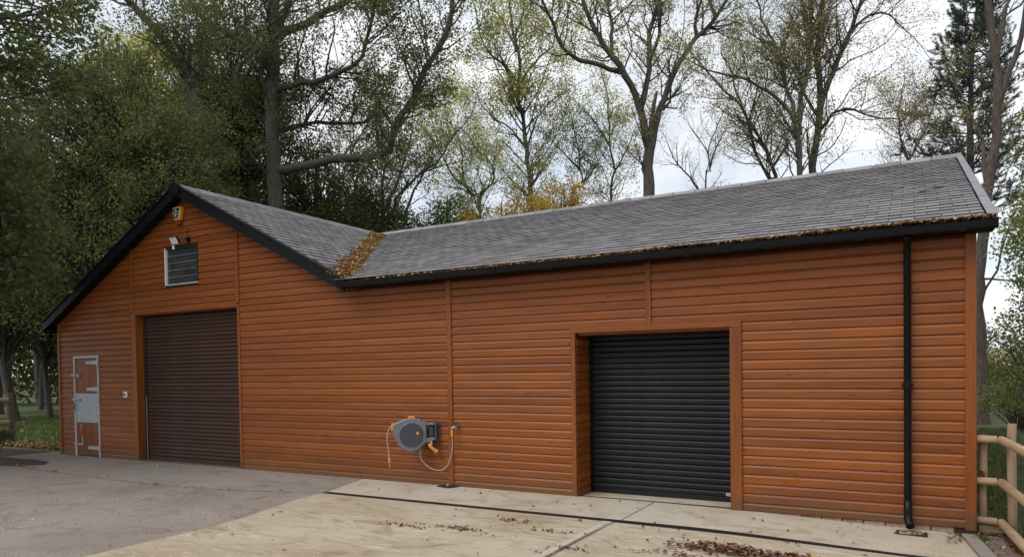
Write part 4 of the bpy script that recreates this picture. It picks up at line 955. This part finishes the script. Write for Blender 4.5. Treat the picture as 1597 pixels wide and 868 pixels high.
  ([(2.46,32.77,-0.30),(2.49,33.04,11.51),(2.49,33.09,13.44),(2.55,33.19,15.99),(2.67,33.30,17.83),(2.78,33.39,18.96),(2.86,33.47,19.94)],0.34,0.05),
 ],
 'M1':[
  ([(-20.73,16.23,-0.30),(-20.82,16.36,8.62),(-20.81,16.40,10.23),(-20.71,16.48,11.07),(-20.96,16.37,12.23),(-21.08,16.32,13.25)],0.16,0.04),
  ([(-20.79,16.37,8.76),(-20.60,16.85,9.84),(-20.43,17.26,10.78),(-20.40,17.58,11.73),(-20.31,17.89,12.54)],0.1,0.04),
  ([(-20.71,16.47,10.93),(-19.99,16.41,11.23),(-18.84,16.39,11.23)],0.05,0.02),
 ],
 'M2':[
  ([(-18.84,15.00,-0.30),(-18.81,14.83,7.98),(-18.70,14.86,8.91),(-18.33,15.04,9.43),(-17.99,15.22,9.82),(-17.55,15.44,10.15),(-17.14,15.65,10.51),(-16.77,15.83,11.10)],0.16,0.04),
  ([(-18.67,15.26,8.04),(-18.64,15.60,9.05),(-18.43,16.03,9.93),(-18.28,16.26,10.31),(-17.77,16.79,10.61),(-17.33,17.23,10.73)],0.08,0.02),
  ([(-18.57,15.35,9.53),(-19.19,15.69,10.45),(-19.52,16.00,11.19)],0.05,0.02),
 ],
 'M3':[
  ([(-23.10,17.19,-0.30),(-23.41,17.56,8.70),(-23.53,17.61,10.21),(-23.45,17.73,11.18),(-23.12,17.96,11.59),(-22.60,18.31,11.96)],0.17,0.04),
  ([(-23.27,17.29,9.37),(-23.20,16.88,10.20),(-23.37,16.43,10.72),(-23.56,16.01,11.10)],0.09,0.03),
  ([(-23.21,17.35,10.60),(-23.91,17.72,11.87),(-24.03,18.09,12.60)],0.06,0.02),
 ],
 'M4':[
  ([(-19.98,23.54,-0.30),(-20.17,23.65,10.17),(-20.56,23.45,11.03),(-21.01,23.22,11.73),(-21.60,22.90,12.42),(-21.90,22.75,13.12),(-22.26,22.57,13.98),(-22.79,22.28,14.68),(-23.39,21.96,15.37)],0.16,0.03),
  ([(-20.17,23.65,10.17),(-20.20,23.92,11.08),(-19.78,24.51,12.01),(-20.04,24.65,12.95),(-20.79,24.54,13.74)],0.1,0.03),
  ([(-20.26,23.69,13.43),(-21.15,23.22,14.82),(-21.60,22.93,13.45)],0.04,0.02),
  ([(-21.01,23.22,11.73),(-20.83,23.10,12.53),(-20.72,22.95,13.32),(-21.02,22.41,14.56),(-21.61,21.81,14.99)],0.06,0.02),
 ],
}
# ------------------------------------------------------------------ trees
def nrm(a): return a/(np.linalg.norm(a, axis=-1, keepdims=True)+1e-9)
def tubes(P, R, sides):
    """P (N,k,3), R (N,k) -> verts, quads"""
    Nn, k, _ = P.shape
    T = np.empty_like(P); T[:, 1:-1] = P[:, 2:]-P[:, :-2]; T[:, 0] = P[:, 1]-P[:, 0]; T[:, -1] = P[:, -1]-P[:, -2]; T = nrm(T)
    ref = np.array([.31, .87, .38]); A = nrm(np.cross(T, ref)); B = np.cross(T, A)
    w = 2*np.pi*np.arange(sides)/sides
    V = P[:, :, None, :]+R[:, :, None, None]*(A[:, :, None, :]*np.cos(w)[None, None, :, None]+B[:, :, None, :]*np.sin(w)[None, None, :, None])
    i = np.arange(k-1)[:, None]; j = np.arange(sides)[None, :]; j2 = (j+1) % sides
    q = np.stack([i*sides+j, i*sides+j2, (i+1)*sides+j2, (i+1)*sides+j], -1).reshape(-1, 4)
    F = (q[None]+(np.arange(Nn)*k*sides)[:, None, None]).reshape(-1, 4)
    return V.reshape(-1, 3), F
class Geo:
    def __init__(s): s.V = []; s.F = []; s.n = 0
    def add(s, V, F): s.V.append(V); s.F.append(F+s.n); s.n += len(V)
    def get(s): return np.concatenate(s.V), np.concatenate(s.F)
def resample(pts, step):
    P = np.array([tuple(v) for v in catm([Vector(p) for p in pts], 5)])
    L_ = np.r_[0, np.cumsum(np.linalg.norm(np.diff(P, axis=0), axis=1))]; m = max(3, int(L_[-1]/step)+1)
    s = np.linspace(0, L_[-1], m); return np.stack([np.interp(s, L_, P[:, i]) for i in range(3)], 1), L_[-1]
def curved(rng, S, D, Ln, k, wob, trop):
    """N curved branches from S along D with length Ln"""
    n = len(S); t = np.linspace(0, 1, k)[None, :, None]
    W1 = rng.normal(0, 1, (n, 1, 3)); W2 = rng.normal(0, 1, (n, 1, 3))
    P = S[:, None]+D[:, None]*Ln[:, None, None]*t+(W1*np.sin(t*3.1)*wob+W2*np.sin(t*6.3)*wob*.5)*Ln[:, None, None]*t**.5*np.minimum(1, t*3)
    P[:, :, 2] += trop*Ln[:, None]*(t[:, :, 0]**2); return P
def at(P, t):
    """points on each polyline P (n,k,3) at t (n,)"""
    k = P.shape[1]; f = t*(k-1); i = np.minimum(f.astype(int), k-2); u = (f-i)[:, None]; r = np.arange(len(P))
    return P[r, i]*(1-u)+P[r, i+1]*u, nrm(P[r, i+1]-P[r, i])
def kids(rng, P, R, per, lo, Lc, spread, up_, k, wob, trop, rmax, ratio=.5):
    idx = np.repeat(np.arange(len(P)), per); t = rng.uniform(lo, 1, len(idx)); S, T = at(P[idx], t)
    pr = rng.normal(0, 1, (len(idx), 3)); pr -= T*(pr*T).sum(1)[:, None]; pr = nrm(pr)
    D = nrm(T*(1-spread)+pr*spread+np.array([0, 0, up_])); Ln = Lc*rng.uniform(.55, 1.25, len(idx))*(1.15-.5*t)
    C = curved(rng, S, D, Ln, k, wob, trop); r0 = np.minimum(R[idx, 0]*(1-t*.6)*ratio, rmax); Rr = r0[:, None]*np.linspace(1, .35, k)[None]
    return C, Rr
def finish(root, wood, leaves, bark, leafm, size, rng, flat_=.8, aspect=.6, tname='trunk', upb=.5):
    V, F = wood.get(); link(tname, npmesh(tname, V, F, M[bark], True), root)
    if leaves is not None and len(leaves):
        V, F = leaf_quads(leaves, size, rng, flat_, aspect, np.array([0, 0, upb])); link('crown', npmesh('crown', V, F, M[leafm]), root)
def traced(key, label, bark, leafm, n2=10, L2=2.2, n3=5, L3=.8, nl=10, size=.1, spread_l=.16, zmin=6, trop2=.15, trop3=-.05, up2=.35, seed=1, group=None, name='tree', drop=0., extra=0):
    rng = np.random.default_rng(seed); limbs = TR[key]; b = limbs[0][0][0]; root = thing(name, label, 'tree', (b[0], b[1], -.16), group)
    G = Geo(); S2, D2, R2, W2 = [], [], [], []
    for li, (pts, r0, r1) in enumerate(limbs):
        P, Ln = resample(pts, .45); m = len(P); P[1:] += rng.normal(0, .025, (m-1, 3)); tt = np.linspace(0, 1, m)
        R_ = (r0+(r1-r0)*tt)*rng.uniform(.94, 1.06, m)*.86
        if li == 0: R_[:3] *= np.array([1.35, 1.12, 1.04])[:min(3, m)]
        else: R_[0] *= 1.25
        V, F = tubes(P[None], R_[None], 9); G.add(V, F)
        cnt = max(3, int(n2*Ln/4)) if li else int(n2*max(0, (P[-1, 2]-zmin))/4)
        if cnt == 0: continue
        ok = np.where((P[:, 2] > zmin) & (tt > (.12 if li else 0)))[0]
        if len(ok) < 2: continue
        ii = rng.choice(ok[:-1], cnt); T = nrm(P[ii+1]-P[ii]); pr = rng.normal(0, 1, (cnt, 3)); pr -= T*(pr*T).sum(1)[:, None]; pr = nrm(pr)
        S2.append(P[ii]+(P[ii+1]-P[ii])*rng.random((cnt, 1))); D2.append(nrm(T*.45+pr*.75+np.array([0, 0, up2]))); R2.append(np.minimum(R_[ii]*.45, .04)); W2.append(1-.35*tt[ii])
        # limb tips carry twigs too
        S2.append(P[-1:]); D2.append(T[:1]*0+nrm(P[-1]-P[-3])[None]); R2.append(R_[-1:]*.9); W2.append(np.array([1.]))
    S2, D2, R2, W2 = map(np.concatenate, (S2, D2, R2, W2))
    B2 = curved(rng, S2, D2, L2*W2*rng.uniform(.5, 1.3, len(S2)), 7, .10, trop2); Q2 = R2[:, None]*np.linspace(1, .3, 7)[None]
    G.add(*tubes(B2, Q2, 5))
    B3, Q3 = kids(rng, B2, Q2, n3, .25, L3, .55, .15, 5, .12, trop3, .02); G.add(*tubes(B3, Q3, 3))
    B4, Q4 = kids(rng, B3, Q3, 2, .3, L3*.5, .5, .1, 4, .12, trop3, .009); G.add(*tubes(B4, Q4, 3))
    tw = B4
    if drop: tw = tw[rng.random(len(tw)) > drop]
    lv = None
    if nl and len(tw):
        nl = int(nl*1.6+.5); size *= .82; idx = np.repeat(np.arange(len(tw)), nl); c, _ = at(tw[idx], rng.uniform(.3, 1, len(idx))); lv = c+rng.normal(0, spread_l*.6, c.shape)
    finish(root, G, lv, bark, leafm, size, rng); return root
def mass(label, base, h, blobs, bark, leafm, nc, nl, size, rc, r0=.25, seed=1, lean=(0, 0), name='tree', group=None, inner=.35, droop=0., cat='tree', squash=.8, twig=True):
    """crown of leaf clumps spread through ellipsoids (cx,cy,cz,rx,ry,rz), each clump hung on its own branch"""
    rng = np.random.default_rng(seed); root = thing(name, label, cat, (base[0], base[1], -.16), group); G = Geo()
    top = np.array([base[0]+lean[0], base[1]+lean[1], h]); b0 = np.array([base[0], base[1], -.3])
    tp, Ln = resample([tuple(b0), tuple(b0+(top-b0)*.35+rng.normal(0, .15, 3)), tuple(b0+(top-b0)*.7+rng.normal(0, .25, 3)), tuple(top)], .5); m = len(tp); tt = np.linspace(0, 1, m)
    Rt = r0*(1-.8*tt); Rt[:2] *= np.array([1.25, 1.08]); G.add(*tubes(tp[None], Rt[None], 9))
    vol = np.array([(b[3]*b[4]*b[5])**(2/3)*(b[6] if len(b) > 6 else 1) for b in blobs]); blobs = [b[:6] for b in blobs]; pick = rng.choice(len(blobs), nc, p=vol/vol.sum()); Bl = np.array(blobs)[pick]
    d = nrm(rng.normal(0, 1, (nc, 3))); rr = (inner+(1-inner)*rng.random(nc)**.6)[:, None]; Cc = Bl[:, :3]+d*rr*Bl[:, 3:]
    Cc[:, 2] = np.maximum(Cc[:, 2], .5)
    if twig:
        f = np.clip((Cc[:, 2]*.75-.5)/h, .12, .95); ii = (f*(m-1)).astype(int); S = tp[ii]; D = Cc-S; Ld = np.linalg.norm(D, axis=1)
        Bp = curved(rng, S, nrm(D), Ld, 8, .07, .0); Bp[:, :, 2] += (np.sin(np.linspace(0, 1, 8)*np.pi)[None]*.12*Ld[:, None])
        q0 = np.clip(.006*Ld+.008, .008, Rt[ii]*.45); G.add(*tubes(Bp, q0[:, None]*np.linspace(1, .25, 8)[None], 4))
        B3, Q3 = kids(rng, Bp, np.repeat(q0[:, None], 8, 1), 2, .6, rc*1.3, .6, .0, 4, .12, -.1, .012); G.add(*tubes(B3, Q3, 3))
    rcs = rc*rng.uniform(.6, 1.35, nc); cnt = np.maximum(6, (nl*(rcs/rc)**2)).astype(int); idx = np.repeat(np.arange(nc), cnt)
    dl = nrm(rng.normal(0, 1, (len(idx), 3)))*(rng.random(len(idx))**.45)[:, None]
    lv = Cc[idx]+dl*rcs[idx][:, None]*np.array([1, 1, squash]); lv[:, 2] -= droop*np.abs(rng.normal(0, 1, len(idx)))
    lv[:, 2] = np.maximum(lv[:, 2], .05)
    finish(root, G, lv, bark, leafm, size, rng, .8, .62, upb=.45); return root

# ---- traced trees
traced('oak', 'big dark oak with thick straight trunk and long crooked limb reaching right', 'bark', 'lf_dark', n2=16, L2=2.7, n3=8, L3=1.0, nl=12, size=.12, spread_l=.26, zmin=8.5, seed=3, drop=.08, name='oak_tree')
traced('ltrunk', 'tree with bare dark trunk curving up to the left beside the oak', 'bark', 'lf_dark', n2=14, L2=2.4, n3=7, L3=.9, nl=14, size=.11, spread_l=.2, zmin=8, seed=4)
traced('T3', 'slender tree with yellow-green leaves and forked thin stem left of the bare tree', 'bark', 'lf_ygreen', n2=14, L2=2.6, n3=7, L3=1.0, nl=14, size=.115, spread_l=.26, zmin=7.5, seed=5, drop=.15)
traced('T4', 'tall open tree with stout trunk splitting into four spreading stems above the ridge', 'bark', 'lf_olive', n2=12, L2=2.2, n3=7, L3=.85, nl=10, size=.105, spread_l=.18, zmin=9.5, seed=6, drop=.3)
traced('T10', 'small green tree left of the stout forked trunk', 'bark', 'lf_ygreen', n2=17, L2=2.3, n3=7, L3=.9, nl=7, size=.12, spread_l=.22, zmin=8, seed=7, drop=.2)
traced('T10b', 'low bushy green tree showing just over the ridge beside the golden leaves', 'bark', 'lf_green', n2=20, L2=2.0, n3=7, L3=.8, nl=7, size=.11, spread_l=.2, zmin=8, seed=8, drop=.2)
traced('T9', 'small nearly bare tree with fine twigs above the roof ridge', 'bark2', 'lf_brown', n2=14, L2=1.9, n3=6, L3=.9, nl=1, size=.09, spread_l=.1, zmin=9, seed=9, drop=.7)
traced('T5a', 'twin-stemmed feathery tree with stem arching far to the left', 'bark', 'lf_olive', n2=20, L2=2.7, n3=9, L3=1.05, nl=7, size=.10, spread_l=.24, zmin=9.3, seed=10, drop=.2)
traced('T5b', 'tall feathery ash with thick stem and fork leaning right', 'bark', 'lf_olive', n2=14, L2=2.9, n3=8, L3=1.1, nl=7, size=.10, spread_l=.25, zmin=9.3, seed=12, drop=.25)
traced('T5c', 'thin leaning double-stemmed tree at the left of the feathery trees', 'bark', 'lf_olive', n2=19, L2=2.6, n3=9, L3=1.0, nl=7, size=.10, spread_l=.24, zmin=9.3, seed=13, drop=.2)
traced('T11c', 'small brown-leaved tree between the ash and the pine', 'bark2', 'lf_brown', n2=26, L2=2.2, n3=7, L3=.9, nl=7, size=.10, spread_l=.22, zmin=10, seed=14, drop=.15)
traced('T7', 'tall reddish-grey trunk rising right behind the barn corner with broken top fork', 'barkred', 'lf_olive', n2=4, L2=1.6, n3=5, L3=.7, nl=4, size=.09, spread_l=.15, zmin=5.5, seed=15, drop=.3)
traced('M1', 'dark-stemmed young tree with upright fork behind the valley end of the ridge', 'bark', 'lf_ygreen', n2=17, L2=2.1, n3=7, L3=.85, nl=8, size=.10, spread_l=.18, zmin=8, seed=16, drop=.25)
traced('M2', 'dark tree with stem arching right behind the low end of the long ridge', 'bark', 'lf_green', n2=15, L2=2.1, n3=7, L3=.85, nl=8, size=.10, spread_l=.18, zmin=8, seed=17, drop=.35)
traced('M3', 'dark multi-stemmed tree just left of the roof valley', 'bark', 'lf_green', n2=17, L2=2.1, n3=7, L3=.85, nl=9, size=.10, spread_l=.18, zmin=8, seed=18, drop=.2)
traced('M4', 'thin yellow-green tree leaning left above the middle of the ridge', 'bark', 'lf_ygreen', n2=20, L2=2.5, n3=7, L3=1.0, nl=10, size=.11, spread_l=.24, zmin=8.5, seed=19, drop=.12)

# ---- leafy masses
mass('broad-leaved lime with drooping dark branches hanging in front of the gable corner', (-19.8, -5.6), 11.5,
     [(-18.6, -2.2, 8.9, 3.6, 3.6, 3.4, .55), (-17.7, -1.6, 5.2, 1.9, 2.0, 2.1, 1.3), (-20, -5, 7, 4, 4, 4.5, .7), (-16.9, -.9, 10.0, 2.4, 2.3, 2.4, .55), (-17.2, -5.6, 8.2, 3.5, 2.6, 3.2, 1.1), (-14.6, -5.0, 9.2, 2.6, 1.9, 2.4, 1.1), (-15.9, -1.3, 4.5, 1.1, 1.0, 1.3, 1.6), (-15.2, -2.1, 6.2, 1.2, 1.0, 1.6, 1.4)], 'bark', 'lf_lime', 1000, 80, .12, .42, .34, 21, name='lime_tree', droop=.12)  # forward crown lobes are out of view, added to shade the gable wall
mass('dense olive-green hornbeam filling the space behind the gable', (-23.5, 6.2), 13,
     [(-23.3, 6, 8.2, 3.6, 3.6, 4.6), (-21.2, 5.2, 6.4, 2.2, 2.2, 3.0), (-24.8, 5.2, 10.2, 3, 3, 3.2), (-25.2, 4.6, 6.2, 2.6, 2.6, 3.2), (-19.7, 5.3, 8.3, 1.7, 1.5, 2.3, 1.6)], 'bark', 'lf_dark', 1150, 80, .095, .46, .2, 22, name='hornbeam_tree', droop=.1)
mass('dense dark green tree between the curving trunk and the oak', (-25.3, 12), 15, [(-25, 12, 9.6, 3.2, 3.2, 5.4), (-24, 11.4, 13.5, 2.8, 2.8, 3)], 'bark', 'lf_dark', 800, 75, .105, .48, .3, 23)
mass('low dense dark green tree directly behind the oak trunk', (-23.0, 14.6), 11.5, [(-22.6, 14.3, 8.2, 3.4, 3.4, 3.8), (-20.4, 14.9, 7.6, 2.2, 2.2, 2.8)], 'bark', 'lf_dark', 700, 75, .105, .48, .25, 24)
mass('sunlit yellow-green tree glimpsed high behind the drooping lime', (-36, 15.2), 19, [(-35.6, 15.1, 16.8, 3.2, 3.2, 3.4)], 'bark', 'lf_ygreen', 240, 75, .15, .75, .25, 25)
mass('mid green tree at the far left behind the hornbeam', (-31, 6), 14, [(-31, 6, 7.2, 4, 4, 3.4), (-29, 5, 6.2, 2.6, 2.6, 2.6)], 'bark', 'lf_dark', 560, 80, .12, .55, .19, 26)
mass('rounded dark green bushy tree just above the long ridge', (-18.3, 17.9), 9.6, [(-18.2, 17.9, 7.9, 2.0, 1.8, 1.55), (-16.9, 18.4, 7.4, 1.4, 1.2, 1.1)], 'bark', 'lf_green', 200, 80, .11, .5, .14, 27)
mass('golden-yellow leaved small tree peeping over the long ridge', (-14.6, 16.4), 8.6, [(-15.0, 16.0, 7.7, 1.3, 1.0, .75), (-13.6, 16.9, 8.1, 1.2, 1.0, .75)], 'bark', 'lf_gold', 110, 46, .095, .36, .12, 28)
mass('second golden leaved small tree beside the slender yellow-green tree', (-13.2, 19.4), 9.8, [(-13.3, 19.4, 9.1, 1.15, 1.0, .85)], 'bark', 'lf_gold', 60, 42, .095, .36, .12, 29)
mass('small olive green shrubby tree behind the valley end', (-21.6, 17.5), 9, [(-21.3, 17.6, 7.6, 2.4, 2.0, 1.8)], 'bark', 'lf_green', 150, 70, .12, .55, .14, 30)
mass('bright green maple at the right edge behind the fence', (4.4, 12.2), 9.5, [(3.5, 12.2, 4.6, 1.7, 2, 1.9), (3.3, 12.4, 2.6, 1.3, 1.6, 1.3), (4.4, 12.5, 7.2, 1.6, 1.8, 1.8)], 'bark', 'lf_green', 460, 60, .09, .38, .2, 31, name='maple_tree')
mass('green tree high at the right edge in front of the pine', (6.2, 26.5), 14, [(5.6, 26.5, 10.2, 2.2, 2.2, 2.8), (5.0, 26, 7.2, 1.8, 2, 2)], 'bark', 'lf_green', 170, 60, .13, .6, .2, 32)
mass('dark green hedge bush at the right behind the trunk', (3.2, 20), 3.2, [(3.4, 20, 1.5, 1.9, 1.6, 1.6), (5.6, 19, 1.7, 1.8, 1.5, 1.7)], 'bark', 'lf_dark', 170, 70, .10, .5, .08, 33, name='bush', cat='bush')
mass('low dark bramble bush right of the leaning trunk base', (2.45, 14.2), 1.5, [(2.7, 14.2, .7, 1.1, .8, .75)], 'bark', 'lf_green', 60, 70, .08, .32, .05, 36, name='bush', cat='bush')
mass('dark clipped shrub mound on the soil bed', (-17.2, -1.15), .5, [(-17.2, -1.15, .30, .42, .42, .28)], 'bark', 'lf_dark', 60, 60, .05, .14, .03, 34, name='shrub', cat='shrub', group=None)
wl = ['pale woodland trunk nearest the barn under the dark canopy', 'woodland tree behind the left fence post', 'slim woodland tree in the dark wood beyond the lawn', 'ivy-covered woodland tree at the back of the lawn', 'stout woodland tree far behind the lawn', 'woodland tree deep in the dark wood', 'woodland tree at the far left of the lawn']
for i, (bx, by, hh) in enumerate([(-31.2, 7.4, 11), (-37.5, 8.4, 13), (-35.5, 10.6, 13), (-40, 11.5, 14), (-33.6, 10.2, 12), (-44, 13.5, 15), (-39.5, 7.2, 12)]):
    mass(wl[i], (bx, by), hh, [(bx, by, hh*.62, 3.2, 3.2, hh*.33), (bx+1, by+1, hh*.36, 2.4, 2.4, 1.6)], 'bark', 'lf_dark', 190, 55, .16, .8, .13+.04*(i % 3), 40+i, group='trees of the wood beyond the lawn')
# far wood behind the lawn
rng = np.random.default_rng(77); n = 60000
cx = rng.uniform(0, 1, n); X0 = np.array([-62, 4.]); X1 = np.array([-31, 31.]); PP = X0+(X1-X0)*cx[:, None]; hgt = 9+2.5*np.sin(cx*23)+1.6*np.sin(cx*51)
P = np.stack([PP[:, 0]+rng.normal(0, 2.2, n), PP[:, 1]+rng.normal(0, 2.2, n), .3+rng.random(n)**.8*hgt], 1); P += .5*np.sin(P[:, [1, 2, 0]]*2.3)
V, F = leaf_quads(P, .34, rng, .8, .62, np.array([0, 0, .4])); tag(link('distant_wood', npmesh('distant_wood', V, F, M['lf_dark'])), 'dark mass of distant woodland beyond the lawn', 'wood', kind='stuff')
n = 22000; P = np.stack([rng.uniform(-25, 60, n), rng.normal(62, 1.6, n), rng.random(n)**.9*(2.3+.6*np.sin(rng.uniform(0, 6, n)))], 1); P[:, 2] += -.1
V, F = leaf_quads(P, .36, rng, .8, .62, np.array([0, 0, .4])); tag(link('distant_hedge', npmesh('distant_hedge', V, F, M['lf_green'])), 'distant field hedge seen right of the barn', 'hedge', kind='stuff')

# ---- pine
def pine():
    rng = np.random.default_rng(55); limbs = TR['pine']; pts, r0, r1 = limbs[0]; b = pts[0]
    root = thing('pine_tree', 'dark blue-green pine with whorled branches at the right', 'tree', (b[0], b[1], -.16)); G = Geo()
    P, Ln = resample(pts, .5); m = len(P); R_ = r0+(r1-r0)*np.linspace(0, 1, m); G.add(*tubes(P[None], R_[None], 9))
    S, D, Lg = [], [], []
    z = 8.2
    while z < P[-1, 2]-.15:
        i = np.argmin(np.abs(P[:, 2]-z)); f = (P[-1, 2]-z)/(P[-1, 2]-8.2)
        for a in rng.uniform(0, 6.283)+np.arange(5)*1.2566+rng.normal(0, .25, 5):
            S.append(P[i]+[0, 0, rng.normal(0, .1)]); D.append([math.cos(a), math.sin(a), .18+.25*(1-f)]); Lg.append((.7+2.2*min(1, f*1.5))*rng.uniform(.65, 1.15))
        z += rng.uniform(.38, .55)
    S, D, Lg = np.array(S), nrm(np.array(D)), np.array(Lg); B = curved(rng, S, D, Lg, 7, .06, .10); Q = np.full((len(B), 1), .04)*np.linspace(1, .3, 7)[None]; G.add(*tubes(B, Q, 4))
    B3, Q3 = kids(rng, B, Q, 14, .25, .8, .5, .15, 5, .08, .15, .012); G.add(*tubes(B3, Q3, 3))
    allb = B3; per = 70; idx = np.repeat(np.arange(len(allb)), per); c, T = at(allb[idx], rng.uniform(.25, 1, len(idx)))
    d = nrm(rng.normal(0, 1, c.shape)*.8+T*.7+np.array([0, 0, .3])); l_ = rng.uniform(.10, .19, len(c))[:, None]; s = nrm(np.cross(d, rng.normal(0, 1, c.shape)))*.011
    V = np.stack([c-s, c+s, c+d*l_+s*.3], 1).reshape(-1, 3); F = np.arange(len(V)).reshape(-1, 3)
    Vw, Fw = G.get(); link('trunk', npmesh('trunk', Vw, Fw, M['bark'], True), root); link('crown', npmesh('crown', V, F, M['needle']), root)
pine()
